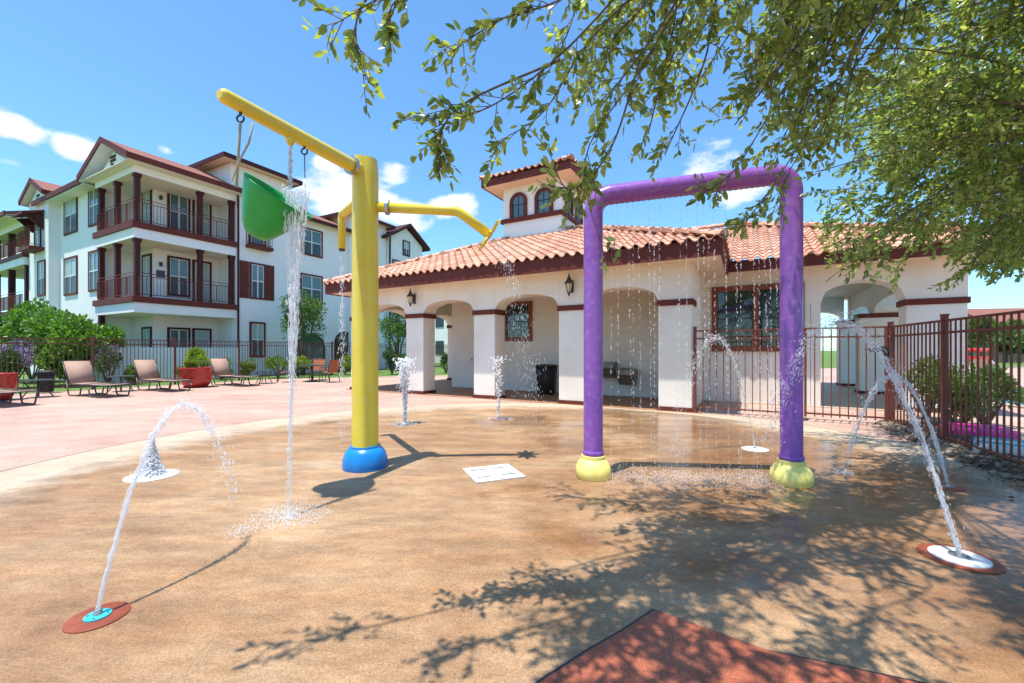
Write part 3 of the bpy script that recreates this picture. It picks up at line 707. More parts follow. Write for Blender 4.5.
# tiled roofs
def slope(mb, rnd, org, ax, up, width, run, pitch, left, right, per=.27, course=.37):
    """org: eave corner, ax: unit along eave, up: unit horizontal inward. left/right: inset per unit run (hip) """
    org = Vector(org); ax = Vector(ax); up = Vector(up)
    L_ = run/math.cos(pitch); nc = int(math.ceil(L_/course)); slope_v = up*math.cos(pitch)+Vector((0,0,math.sin(pitch))); nrm = -up*math.sin(pitch)+Vector((0,0,math.cos(pitch)))
    sub = 10; nt_ = int(math.ceil(width/per))
    for j in range(nc):
        s0 = j*course-.03; s1 = min((j+1)*course+.03, L_)
        h0 = max(s0,0)*math.cos(pitch); lo = left*h0; hi = width-right*h0
        if hi-lo < .05: continue
        for k in range(nt_):
            if (k+1)*per < lo or k*per > hi: continue
            jit = random.uniform(-.008,.008); val = random.random(); base = len(mb.v)
            cnt = 0
            for i in range(sub+1):
                x = (k+i/sub)*per; xc = min(max(x, lo), hi)
                ph = i/sub
                # S-tile: round barrel then shallow pan
                hgt = .075*math.sin(math.pi*ph/.62) if ph < .62 else -.018*math.sin(math.pi*(ph-.62)/.38)
                p0 = org+ax*xc+slope_v*(s0+jit)+nrm*(hgt+.035); p1 = org+ax*xc+slope_v*s1+nrm*(hgt*.92)
                p2 = p0-nrm*.028
                mb.v += [tuple(p0), tuple(p1), tuple(p2)]; cnt += 1
            for i in range(sub):
                q = base+i*3
                mb.f.append((q,q+3,q+4,q+1)); mb.f.append((q+2,q+5,q+3,q)); rnd += [val,val]
def caps(mb, rnd, A, B, r=.10, ln=.36):
    A = Vector(A); B = Vector(B); d = (B-A); n = max(1,int(d.length/ln)); d.normalize(); side = d.cross(Vector((0,0,1))).normalized(); up = side.cross(d)
    for i in range(n):
        p = A+d*i*ln; q = A+d*(i+1.12)*ln; base = len(mb.v); val = random.random()
        for k in range(9):
            a = math.pi*k/8
            for P, rr, ex in ((p, r*1.12, .02), (q, r*.95, 0)):
                mb.v.append(tuple(P+side*math.cos(a)*rr+up*(math.sin(a)*rr+ex)))
        for k in range(8):
            mb.f.append((base+2*k,base+2*k+2,base+2*k+3,base+2*k+1)); rnd.append(val)
        mb.f.append(tuple(base+2*k for k in range(8,-1,-1))); rnd.append(val)
def tiles(name, mb, rnd, parent):
    o = mb.build(name, M['tile'], parent, True, auto=True)
    at = o.data.attributes.new('rnd','FLOAT','FACE'); at.data.foreach_set('value', np.array(rnd, np.float32)); return o
pt_ = math.atan(.43); EZ = 3.66
mb = MB(); rn = []
# main block: x -11.7..0.66, y -0.6..11.6(ish)
slope(mb, rn, (-11.7,-.62,EZ), (1,0,0), (0,1,0), 12.36, 5.0, pt_, 1, 1)
slope(mb, rn, (.66,-.62,EZ), (0,1,0), (-1,0,0), 10.0, 5.0, pt_, 1, 1)
slope(mb, rn, (-11.7,9.4,EZ), (0,-1,0), (1,0,0), 10.0, 5.0, pt_, 1, 1)
RZ = EZ+5*.43
caps(mb, rn, (-11.7,-.62,EZ+.05), (-6.7,4.38,RZ+.05)); caps(mb, rn, (-6.7,4.38,RZ+.05), (-4.34,4.38,RZ+.05)); caps(mb, rn, (.66,-.62,EZ+.05), (-4.34,4.38,RZ+.05))
roof = tiles('roof', mb, rn, pav)
mb = MB()  # rear slope, gable and underside
mb.add([(-11.7,9.38,EZ),(.66,9.38,EZ),(-4.34,4.38,RZ),(-6.7,4.38,RZ)], [(0,1,2,3)])
mb.build('rear_roof_plane', M['trim'], pav)
mb = MB(); rn = []
E2 = 3.62
slope(mb, rn, (-4.2,1.93,E2), (1,0,0), (0,1,0), 10.2, 5.3, pt_, 0, 1)
slope(mb, rn, (-4.0,2.0,E2+.0), (1,0,0), (0,1,0), 4.6, 5.4, pt_, 0, 0) if False else None
slope(mb, rn, (6.0,1.93,E2), (0,1,0), (-1,0,0), 9.8, 5.3, pt_, 1, 1)
caps(mb, rn, (6.0,1.93,E2+.05), (.8,7.2,E2+5.3*.43+.05)); caps(mb, rn, (.8,7.25,E2+5.35*.43+.05), (-4.2,7.25,E2+5.35*.43+.05))
tiles('roof', mb, rn, pav)
# fascias, soffits
mb = MB(); mb.box(-11.68,.64,-.60,-.56,3.33,3.68); mb.box(-11.68,-11.64,-.56,9.3,3.33,3.68); mb.box(.60,.64,-.56,2.0,3.33,3.68)
mb.build('fascia', M['trim'], pav)
mb = MB(); mb.box(.645,5.95,1.95,1.99,3.38,3.66); mb.box(5.91,5.95,1.99,11.5,3.38,3.66); mb.build('fascia', M['trim'], pav)

# windows on the pavilion
def frame_window(parent, name, x0, x1, z0, z1, y, n, fm, gm, fw=.09, out=-1):
    f_ = MB()
    f_.box(x0,x1,y-.06,y-.001,z0,z0+fw); f_.box(x0,x1,y-.06,y-.001,z1-fw,z1)
    ws = (x1-x0-fw)/n
    for i in range(n+1): f_.box(x0+i*ws, x0+i*ws+fw, y-.059,y-.001, z0+fw, z1-fw)
    wdw = f_.build(name, M[fm], parent, bevel=.006)
    for i in range(n):
        a = x0+i*ws+fw; b = x0+(i+1)*ws
        MB().box(a+.002,b-.002,y-.022,y-.004,z0+fw+.002,z1-fw-.002).build('pane', M[gm], wdw)
        mm = MB(); mm.box(a,b,y-.035,y-.0225,(z0+z1)/2-.015,(z0+z1)/2+.015); mm.box(a,a+.02,y-.035,y-.0225,z0+fw,z1-fw); mm.box(b-.02,b,y-.035,y-.0225,z0+fw,z1-fw)
        mm.build('sash', M['dark_iron'], wdw)
    return wdw
frame_window(pav, 'window', .22, 2.30, 1.36, 3.1, 2.57, 2, 'window_red', 'glass_dark', .14)
frame_window(pav, 'window', -6.35, -5.25, 1.7, 3.05, 2.57, 1, 'window_red', 'glass_dark', .13)

# cupola
cx0, cx1, cy0, cy1 = -7.2,-4.78,3.95,6.35
cu = MB().box(cx0,cx1,cy0,cy1,5.2,7.62).build('cupola', M['stucco_white'], pav)
MB().box(cx0-.09,cx1+.09,cy0-.09,cy1+.09,6.28,6.44).build('ledge', M['trim'], cu, bevel=.01)
MB().box(cx0-.03,cx1+.03,cy0-.03,cy1+.03,5.28,5.62).build('flashing', M['trim_dark'], cu)
EO = .62; ez = 7.62
fm_ = MB()
for (a,b,c,d) in ((cx0-EO,cx1+EO,cy0-EO,cy0-EO+.04),(cx0-EO,cx1+EO,cy1+EO-.04,cy1+EO),(cx0-EO,cx0-EO+.04,cy0-EO+.04,cy1+EO-.04),(cx1+EO-.04,cx1+EO,cy0-EO+.04,cy1+EO-.04)): fm_.box(a,b,c,d,ez-.02,ez+.24)
fm_.build('fascia', M['trim'], cu)
MB().box(cx0-EO+.04,cx1+EO-.04,cy0-EO+.04,cy1+EO-.04,ez+.0,ez+.03).build('soffit', M['soffit'], cu)
mb = MB(); rn = []; sW = cx1-cx0+2*EO+.06; hf = sW/2; o_ = EO+.03
slope(mb, rn, (cx0-o_,cy0-o_,ez+.27), (1,0,0), (0,1,0), sW, hf, math.atan(.36), 1, 1)
slope(mb, rn, (cx1+o_,cy0-o_,ez+.27), (0,1,0), (-1,0,0), sW, hf, math.atan(.36), 1, 1)
slope(mb, rn, (cx0-o_,cy1+o_,ez+.27), (0,-1,0), (1,0,0), sW, hf, math.atan(.36), 1, 1)
slope(mb, rn, (cx1+o_,cy1+o_,ez+.27), (-1,0,0), (0,-1,0), sW, hf, math.atan(.36), 1, 1)
mx_, my_ = (cx0+cx1)/2, (cy0+cy1)/2
for sx in (-1,1):
    for sy in (-1,1): caps(mb, rn, (mx_+sx*hf, my_+sy*hf, ez+.31), (mx_, my_, ez+.31+hf*.36), .09)
tiles('roof', mb, rn, cu)
MB().lathe([(.16,0),(.17,.12),(.1,.22),(.03,.26)], (mx_,my_,ez+.3+hf*.36), 12).build('finial', M['tile'], cu, True)
def arch_poly(c, w, z0, z1, n=14, k=1.0):
    r = w/2*k; return [(c-w/2,z0),(c+w/2,z0)] + [(c+w/2*math.cos(math.pi*i/n), z1-w/2+w/2*math.sin(math.pi*i/n)) for i in range(n+1)]
def arch_window(par, c, w, z0, z1, face):
    outer = arch_poly(c,w,z0,z1); inner = arch_poly(c,w-.24,z0+.0,z1-.12); n = len(outer)
    fy, sg = face
    mk = (lambda a,d,z: (a,d,z)) if sg[0] == 'x' else (lambda a,d,z: (d,a,z))
    s = sg[1]
    vs = [mk(a,fy+s*.07,z) for a,z in outer]+[mk(a,fy+s*.07,z) for a,z in inner]+[mk(a,fy+s*.002,z) for a,z in outer]+[mk(a,fy+s*.002,z) for a,z in inner]
    fs = []
    for i in range(n):
        j = (i+1)%n
        if i == 0: continue
        fs += [(i,j,n+j,n+i),(i,2*n+i,2*n+j,j),(n+i,n+j,3*n+j,3*n+i)]
    w_ = MB().add(vs, fs).build('window', M['trim'], par)
    g = arch_poly(c,w-.22,z0+.01,z1-.11); m_ = len(g)
    MB().add([mk(a,fy+s*.03,z) for a,z in g], [tuple(range(m_))]).build('pane', M['glass'], w_)
    b_ = MB()
    def bx(a0,a1,zz0,zz1):
        p = mk(a0,fy+s*.032,zz0); q = mk(a1,fy+s*.05,zz1); b_.box(p[0],q[0],p[1],q[1],zz0,zz1)
    bx(c-.012,c+.012,z0,z1-.13); bx(c-(w-.24)/2,c+(w-.24)/2,(z0+z1)/2-.012,(z0+z1)/2+.012)
    bx(c-(w-.24)/2,c-(w-.24)/2+.035,z0,z1-w/2); bx(c+(w-.24)/2-.035,c+(w-.24)/2,z0,z1-w/2)
    b_.build('muntin', M['dark_iron'], w_)
for c in (cx0+.68, cx1-.68): arch_window(cu, c, .74, 6.44, 7.38, (cy0,('x',-1)))
for c in (cy0+.68, cy1-.68): arch_window(cu, c, .74, 6.44, 7.38, (cx1,('y',1)))
for c in (cy0+.68, cy1-.68): arch_window(cu, c, .74, 6.44, 7.38, (cx0,('y',-1)))

def loc(a, b, z=0): v = e1*a+e2*b; return (PO.x+v.x, PO.y+v.y, z)
# lanterns
def lantern(label, a, b, z, rz=TH):
    e = empty('wall_lantern', loc(a,b,z), rz, label, 'lantern', 'carriage lanterns on the pavilion')
    MB().box(-.05,.05,-.03,0,-.16,.16).build('back_plate', M['dark_iron'], e, bevel=.008)
    MB().tube([(0,-.02,.05),(0,-.12,.14),(0,-.19,.10)], .012, 8).build('bracket', M['dark_iron'], e, True)
    MB().lathe([(.045,-.17),(.085,.06)], (0,-.19,0), 6).build('glass', M['lamp_glass'], e)
    c = MB().lathe([(.01,-.26),(.03,-.24),(.02,-.20),(.055,-.18),(.05,-.165)], (0,-.19,0), 12); c.lathe([(.12,.05),(.115,.075),(.06,.14),(.05,.19),(.02,.23),(.025,.26),(.005,.31)], (0,-.19,0), 12)
    for k in range(6):
        a_ = 2*math.pi*k/6; c.tube([(.047*math.cos(a_),-.19+.047*math.sin(a_),-.17),(.088*math.cos(a_),-.19+.088*math.sin(a_),.06)], .007, 5)
    c.build('cage', M['dark_iron'], e)
lantern('bronze carriage lantern on the arcade beside the yellow post', -8.14, 0, 3.02)
lantern('bronze carriage lantern on the arcade beside the purple left post', -2.84, 0, 3.02)
lantern('bronze carriage lantern at the far left corner of the arcade', -11.1, .35, 3.0, TH-math.pi/2)

# trash can in the porch
def trash_can(label, x, y, r=.33, h=.88):
    e = empty('litter_bin', (x,y,.018), 0, label, 'litter bin')
    s = MB()
    for k in range(28):
        a = 2*math.pi*k/28; s.tube([(r*.82*math.cos(a),r*.82*math.sin(a),.03),(r*.9*math.cos(a),r*.9*math.sin(a),h*.55),(r*math.cos(a),r*math.sin(a),h)], .011, 5)
    s.build('slats', M['dark_iron'], e)
    MB().lathe([(r*.72,.02),(r*.8,h*.55),(r*.9,h-.03)], (0,0,0), 28).build('liner', M['dark_iron'], e, True)
    MB().lathe([(r*.86,h-.02),(r*1.08,h-.01),(r*1.1,h+.03),(r*.8,h+.05),(r*.75,h-.02)], (0,0,0), 28).build('rim', M['dark_iron'], e, True)
    return e
lx = loc(-4.4,1.85); trash_can('black slatted litter bin in the porch under the arch', lx[0], lx[1])
# drinking fountains
for lab, a, z in (('higher steel drinking fountain on the porch wall, half behind the purple post', -2.62,.98), ('lower steel drinking fountain on the porch wall', -2.02,.80)):
    e = empty('drinking_fountain', loc(a,2.57,0), TH, lab, 'drinking fountain', 'pair of wall fountains')
    MB().add([(-.25,-.48,z-.12),(.25,-.48,z-.12),(.25,-.002,z-.12),(-.25,-.002,z-.12),(-.22,-.3,z-.42),(.22,-.3,z-.42),(.22,-.002,z-.42),(-.22,-.002,z-.42)], [(0,1,2,3),(7,6,5,4),(0,4,5,1),(1,5,6,2),(2,6,7,3),(3,7,4,0)]).build('housing', M['bronze_sink'], e, bevel=.01)
    b_ = MB(); b_.box(-.26,.26,-.50,-.46,z-.118,z+.02); b_.box(-.26,-.22,-.46,-.002,z-.118,z+.02); b_.box(.22,.26,-.46,-.002,z-.118,z+.02); b_.box(-.22,.22,-.06,-.002,z-.118,z+.06); b_.box(-.22,.22,-.46,-.06,z-.118,z-.07)
    b_.build('basin', M['bronze_sink'], e)
    MB().tube([(.12,-.36,z-.07),(.12,-.36,z+.03),(.08,-.33,z+.05)], .014, 8).build('bubbler', M['steel'], e, True)
e = empty('outlet_box', loc(-3.9,2.57,1.25), TH, 'small grey outlet box on the porch wall beside the litter bin', 'outlet')
MB().box(-.09,.09,-.04,-.002,-.07,.07).build('cover', M['steel'], e, bevel=.006); MB().box(-.03,.03,-.05,-.0405,-.03,.03).build('socket', M['dark_iron'], e)
e = empty('outlet_box', loc(-7.7,2.57,1.05), TH, 'small grey outlet box on the porch wall left of the second pillar', 'outlet')
MB().box(-.09,.09,-.04,-.002,-.07,.07).build('cover', M['steel'], e, bevel=.006); MB().box(-.03,.03,-.05,-.0405,-.03,.03).build('socket', M['dark_iron'], e)

# ------------------------------------------------------------------ fences
def fence(label, A, B, npan, top=1.82, bot=(.1,.1), step=.115, group=None, post=.065, name='metal_fence', skip_first=False, skip_last=False):
    A = Vector(A); B = Vector(B); d = B-A; Ln = d.length; ang = math.atan2(d.y,d.x)
    e = empty(name, (A.x,A.y,0), ang, label, 'fence', group)
    pl = Ln/npan
    for i in range(npan):
        x0 = i*pl+post/2; x1 = (i+1)*pl-post/2; m_ = MB()
        b0 = bot[0]+(bot[1]-bot[0])*i/npan; b1 = bot[0]+(bot[1]-bot[0])*(i+1)/npan
        for z in (top-.02, top-.19): m_.box(x0,x1,-.017,.017,z-.016,z+.016)
        m_.add([(x0,-.017,b0+.03),(x1,-.017,b1+.03),(x1,.017,b1+.03),(x0,.017,b0+.03),(x0,-.017,b0+.06),(x1,-.017,b1+.06),(x1,.017,b1+.06),(x0,.017,b0+.06)], [(0,3,2,1),(4,5,6,7),(0,1,5,4),(1,2,6,5),(2,3,7,6),(3,0,4,7)])
        n = max(2,int(round((x1-x0)/step)))
        for k in range(1,n):
            x = x0+(x1-x0)*k/n; zb = b0+(b1-b0)*k/n
            m_.box(x-.0085,x+.0085,-.0085,.0085,zb,top-.022 if k%2 else top-.19)if False else m_.box(x-.0085,x+.0085,-.0085,.0085,zb,top-.03)
        m_.build('picket_panel', M['fence'], e)
    for i in range(npan+1):
        if (i == 0 and skip_first) or (i == npan and skip_last): continue
        p = MB().box(i*pl-post/2,i*pl+post/2,-post/2,post/2,.002,top+.05).build('post', M['fence'], e)
        MB().box(i*pl-post/2-.008,i*pl+post/2+.008,-post/2-.008,post/2+.008,top+.05,top+.075).build('post_cap', M['fence'], p, bevel=.006)
    return e
a = fl(-6.6); b_ = fl(-6.6+2.45*12)
fence('long maroon picket fence behind the sun loungers', (a[0],a[1],0), (b_[0],b_[1],0), 12, 1.8)
F0 = Vector((6.87,7.62,0)); F1 = F0+Vector((-.39,-.921,0))*7.0
G0 = PO.lerp(F0,.60)
fence('short maroon picket fence between the end pillar and the gate', PO+Vector((.05,-.03,0)), G0, 1, 1.84, step=.13, skip_first=False)
fence('maroon picket fence running forward along the rock bed at the right', F0, F1, 4, 1.84, (.10,.16), step=.12)
gd = F0-G0; gt = empty('metal_gate', (G0.x,G0.y,0), math.atan2(gd.y,gd.x), 'maroon metal gate with a black latch at the fence corner', 'gate')
gl = gd.length; m_ = MB()
for z in (.16, 1.65, 1.82): m_.box(.05,gl-.05,-.018,.018,z-.016,z+.016)
m_.box(.045,.085,-.02,.02,.09,1.84); m_.box(gl-.085,gl-.045,-.02,.02,.09,1.84); m_.build('gate_frame', M['fence'], gt)
m_ = MB(); n = 9
for k in range(1,n): x = .085+(gl-.17)*k/n; m_.box(x-.009,x+.009,-.009,.009,.1,1.80)
m_.build('pickets', M['fence'], gt)
lt = MB(); lt.box(gl-.30,gl-.02,-.06,-.022,1.36,1.44); lt.lathe([(.04,0),(.045,.02),(.03,.05)], (gl-.22,-.08,1.36), 12); lt.tube([(gl-.38,-.05,1.42),(gl-.05,-.05,1.42)], .012, 8); lt.box(gl-.14,gl-.06,-.09,-.02,1.30,1.47)
lt.build('latch', M['dark_iron'], gt, bevel=.004)

# rock bed along right fence
rd = (F1-F0).normalized(); rs_ = Vector((rd.y,-rd.x,0))
if rs_.x > 0: rs_ = -rs_       # toward the pad
bed = MB(); nn = 40
for i in range(nn+1):
    p = F0+rd*(i/nn*7.0-.2)
    for off, z in ((.22,.006),(.08,.09),(-.15,.13),(-.9,.12),(-1.1,.006)):
        q = p+rs_*(off+random.uniform(-.02,.02)); bed.v.append((q.x,q.y,z+ (random.uniform(-.015,.015) if z > .01 else 0)))
bed.f = [(i*5+k, i*5+k+1, i*5+5+k+1, i*5+5+k) for i in range(nn) for k in range(4)]
tag(bed.build('planting_bed', M['soil'], None, True), kind='structure')
bm = bmesh.new(); bmesh.ops.create_icosphere(bm, subdivisions=2, radius=1); iv2 = np.array([v.co[:] for v in bm.verts]); if2 = [tuple(v.index for v in f.verts) for f in bm.faces]; bm.free()
st_ = MB()
for i in range(620):
    p = F0+rd*random.uniform(-.1,6.8)+rs_*random.triangular(-.5,.30,.12); s = random.uniform(.02,.055)
    off = (p-F0).dot(rs_); z = .10 if off < .05 else max(.012,.10-(off-.05)*.45)
    V = iv2*np.array([s*random.uniform(.8,1.5), s*random.uniform(.8,1.4), s*random.uniform(.5,.9)]) * (1+rng.normal(size=(len(iv2),1))*.10) + np.array([p.x,p.y,z])
    st_.add([tuple(v) for v in V], if2)
tag(st_.build('loose_rocks', M['stone'], None), 'brown loose rocks piled along the foot of the right fence', 'rocks', kind='stuff')
nl = 1500; tt = rng.uniform(-.1,6.8,nl); oo_ = rng.normal(.05,.2,nl)
Pn = np.array([F0+rd*a+rs_*b for a,b in zip(tt,oo_)]); Pn[:,2] = np.where(oo_<.05,.14,np.maximum(.03,.14-(oo_-.05)*.45))
o = leaves('fallen_leaves', Pn, rng.normal(size=(nl,3))*[1,1,.15], .04, leafmat('dry_leaf_litter', (.16,.07,.03), (.28,.15,.07), .8, .1, (1,1,1))); tag(o, 'dry brown leaves lying over the rock bed', 'leaf litter', kind='stuff')

# ------------------------------------------------------------------ apartment building
AP = Vector((-16.65,18.5,0)); AT = R(-28.4)
apt = empty('apartment_building', AP, AT, 'three storey white apartment block with brown balconies and red roofs', 'building')
WHT = M['stucco_white']
def part(name, mb, m, par=None, **k): return mb.build(name, M[m] if isinstance(m,str) else m, par or apt, **k)
D1, D2 = 3.5, 6.8           # undersides of the deck bands
EV = 9.62
BX, BY, BV = 1.8, 1.4, 4.27  # recess depth from R face, from L face, balcony length along y
# solid masses (local x = toward the pool, y = away)
mb = MB().box(-11.9,-BX,BY,13,0,EV-.1).box(-BX,0,BV,13,0,EV-.1).box(-9.8,-4.2,.25,BY,0,EV-.1); part('wall', mb, WHT)
# balcony decks
for z in (D1, D2):
    mb = MB().box(-4.2,0,0,BV-.002,z-.42,z+.02); part('deck_beam', mb, WHT)
    mb = MB().box(-4.28,.08,-.08,BV,z+.021,z+.30); part('deck', mb, 'trim', bevel=.01)
mb = MB().box(-4.2,0,0,BV,EV-.35,EV-.05); part('eave_beam', mb, WHT)
for z0, z1 in ((D1+.3,D2-.42),(D2+.3,EV-.35)):
    for x, y in ((-.16,.16),(-2.15,.16),(-3.95,.16),(-.16,2.65),(-.16,BV-.16)):
        p = MB().box(x-.095,x+.095,y-.095,y+.095,z0,z1-.1).build('balcony_post', M['trim_dark'], apt)
        MB().box(x-.13,x+.13,y-.13,y+.13,z1-.16,z1-.002).build('post_cap', M['trim_dark'], p)
for x, y in ((-3.95,.16),):
    p = MB().box(x-.1,x+.1,y-.1,y+.1,0,D1-.42).build('ground_post', M['trim_dark'], apt)
def rail(x0, y0, x1, y1, z, h=1.05, par=None, name='railing'):
    m_ = MB(); A = Vector((x0,y0,0)); B = Vector((x1,y1,0)); n = max(2,int((B-A).length/.13)); t = .018
    def bar(a, b, zz): m_.tube([a+Vector((0,0,zz)), b+Vector((0,0,zz))], t, 4)
    for zz in (z+h, z+h-.14, z+.1): bar(A,B,zz)
    for k in range(n+1):
        p = A.lerp(B,k/n); m_.tube([p+Vector((0,0,z+.1)), p+Vector((0,0,z+h-.14))], .011 if k%8 else .026, 4)
    return m_.build(name, M['rail'], par or apt)
for z in (D1+.3,D2+.3):
    rail(-4.1,.06,-.1,.06,z); rail(-.06,.2,-.06,BV-.25,z)
# windows / doors generic
def awin(face, c, a0, a1, z0, z1, kind='win', shutters=False, fm='trim', n=2, par=None):
    """face 'R': plane x=c, along y; 'L': plane y=c, along x"""
    def bx(m_, a, b, d0, d1, z0_, z1_):
        if face == 'R': m_.box(c+d0,c+d1,a,b,z0_,z1_)
        else: m_.box(a,b,c-d1,c-d0,z0_,z1_)
    fw = .10; f_ = MB()
    bx(f_,a0,a1,.001,.06,z0,z0+fw); bx(f_,a0,a1,.001,.06,z1-fw,z1); bx(f_,a0,a0+fw,.001,.059,z0+fw,z1-fw); bx(f_,a1-fw,a1,.001,.059,z0+fw,z1-fw)
    wd = f_.build('window' if kind == 'win' else 'balcony_door', M[fm], par or apt)
    i0, i1 = a0+fw, a1-fw; zm = (z0+z1)/2
    g = MB(); bx(g,i0,i1,.002,.015,(zm if kind == 'win' else z0+fw),z1-fw); g.build('pane', M['blind' if (hash((round(a0,1),round(z0)))%2) else 'glass'], wd)
    if kind == 'win':
        g = MB(); bx(g,i0,i1,.002,.016,z0+fw,zm); g.build('screen', M['screen'], wd)
    m_ = MB(); t = .025
    bx(m_,i0,i1,.017,.04,zm-.03,zm+.03)
    if n == 2: bx(m_,(i0+i1)/2-.03,(i0+i1)/2+.03,.017,.041,z0+fw,z1-fw)
    bx(m_,i0,i0+.04,.017,.038,z0+fw,z1-fw); bx(m_,i1-.04,i1,.017,.038,z0+fw,z1-fw); bx(m_,i0+.04,i1-.04,.017,.037,z1-fw-.04,z1-fw)
    m_.build('muntin', M['white'], wd)
    if shutters:
        for s0, s1 in ((a0-.5,a0-.04),(a1+.04,a1+.5)):
            s_ = MB(); bx(s_,s0,s1,.001,.045,z0,z1)
            for k in range(14):
                zz = z0+.08+(z1-z0-.16)*k/14; bx(s_,s0+.06,s1-.06,.046,.058,zz,zz+.05)
            s_.build('shutter', M['trim'], apt)
    return wd
FZ = [0, D1+.3, D2+.3]
for i, z in enumerate(FZ):
    top = 2.55 if i == 0 else 2.35
    awin('L', BY, -1.62+.12, -.75, z+.02, z+top, 'door', fm='trim_dark', n=1) if False else None
    awin('R', -BX, 1.95, 2.95, z+.35, z+top, fm='trim_dark')
    awin('R', -BX, 3.05, 3.95, z+.02, z+top, 'door', fm='trim_dark', n=1)
    awin('L', BY, -2.95, -1.95, z+(.02 if i else .5), z+top, 'door' if i else 'win', fm='trim_dark')
    awin('L', .25, -9.1, -7.25, z+.55, z+2.6) if i else None
    awin('L', .25, -5.75, -4.4, z+.55, z+2.6) if i else None
# wall lamps on balconies
m_ = MB()
for z in (D1+.3,D2+.3): m_.box(-BX+.001,-BX+.12,1.62,1.72,z+1.75,z+1.95)
part('porch_lamp', m_, 'dark_iron')
m_ = MB().box(-BX+.002,-BX+.03,1.5,1.85,D1+1.5,D1+1.85); part('number_plaque', m_, 'screen')
# R face windows beyond the balcony
awin('R', 0, 4.95,5.82, 4.2,6.2, shutters=True, n=2)
awin('R', 0, 4.95,5.82, 1.0,2.95)
awin('R', 0, 4.90,5.85, 7.15,9.1, 'door', fm='trim_dark', n=1)
jl = MB().box(.001,.42,4.75,6.05,6.95,7.12); part('juliet_deck', jl, 'trim')
rail(.38,4.8,.38,6.0,7.1,.95); rail(.0,4.8,.38,4.8,7.1,.95); rail(.0,6.0,.38,6.0,7.1,.95)
awin('R', 0, 7.95,9.5, 7.25,8.95); awin('R', 0, 7.95,9.5, 4.3,6.1)
# downspouts
part('downspout', MB().tube([(.06,BV+.08,EV-.1),(.06,BV+.08,0)], .05, 8).tube([(.35,BV-.1,EV-.1),(.2,BV,EV-.45),(.06,BV+.08,EV-.6)], .05, 8), 'trim_dark')
part('downspout', MB().tube([(-4.5,.18,EV-.1),(-4.32,.18,EV-.5),(-4.30,.18,0)], .05, 8), 'trim_dark')
# arched openings at ground level
def aarch(par, c, w, z0, z1, x, m1='trim', m2='glass'):
    o = arch_poly(c,w,z0,z1); n = len(o)
    MB().add([(x+.004,a,z) for a,z in o], [tuple(range(n))]).build('arched_opening', M[m2], par)
    s = MB()
    pts = [(x+.02,a,z) for a,z in o[1:]] + [(x+.02,o[0][0],o[0][1])]
    s.tube(pts, .05, 6).build('arch_trim', M[m1], par)
aarch(apt, 8.7, 1.9, .2, 2.4, 0, 'trim','glass'); aarch(apt, 11.2, 1.5, 0, 2.6, 0, 'trim_dark','glass_dark')
# roofs: gable prisms with fascia and soffit
def gable_y(x0, x1, y0, y1, ez, pz, th=.2, name='roof', hip=False):
    xm = (x0+x1)/2; m_ = MB()
    m_.yprism([(x0,ez),(xm,pz),(x1,ez),(x1,ez+th),(xm,pz+th*1.15),(x0,ez+th)], y0, y1)
    r = part(name, m_, 'shingle')
    f_ = MB(); f_.box(x1-.0,x1+.06,y0-.03,y1,ez-.02,ez+th+.03); f_.box(x0-.06,x0,y0-.03,y1,ez-.02,ez+th+.03)
    for xa, xb in ((x0-.05,xm),(xm,x1+.05)):
        za, zb = (ez-.03,pz-.02) if xb == xm else (pz-.02,ez-.03)
        f_.yprism([(xa,za),(xb,zb),(xb,zb+th+.08),(xa,za+th+.08)], y0-.05, y0-.002)
    f_.build('fascia', M['trim'], r)
    u_ = MB(); u_.yprism([(x0+.01,ez-.03),(xm,pz-.03),(x1-.01,ez-.03),(x1-.01,ez-.004),(xm,pz-.004),(x0+.01,ez-.004)], y0+.002, y1-.01); u_.build('soffit', M['white'], r)
    return r
gable_y(-4.85,.55,-.42,BV+.35,EV+.0,EV+1.25)
mb = MB().yprism([(-4.3,EV-.05),(.1,EV-.05),(-2.15,EV+1.0)],.02,BV); part('gable_wall', mb, WHT)
part('gable_vent', MB().box(-2.45,-1.9,-.02,.018,EV+.55,EV+.65).box(-2.45,-1.9,-.02,.018,EV+.72,EV+.82).box(-2.25,-2.1,-.06,.018,EV+.35,EV+.45), 'trim_dark')
part('soffit', MB().box(-4.8,.5,-.38,BV+.3,EV-.04,EV-.01), 'stucco_white')
# L wing roof, sloping up from its eave
def shed(x0, x1, y0, y1, z0, z1, th=.18):
    m_ = MB().xprism([(y0,z0),(y1,z1),(y1,z1+th),(y0,z0+th)], x0, x1); r = part('roof', m_, 'shingle')
    f_ = MB().box(x0,x1,y0-.05,y0-.002,z0-.04,z0+th+.03); f_.build('fascia', M['trim'], r); MB().xprism([(y0,z0-.03),(y1,z1-.03),(y1,z1-.004),(y0,z0-.004)], x0+.02, x1-.02).build('soffit', M['white'], r); return r
shed(-11.8,-4.86,-.35,6,EV-.05,EV+2.3); part('soffit', MB().box(-9.8,-4.5,-.33,.6,EV-.16,EV-.13), 'stucco_white')
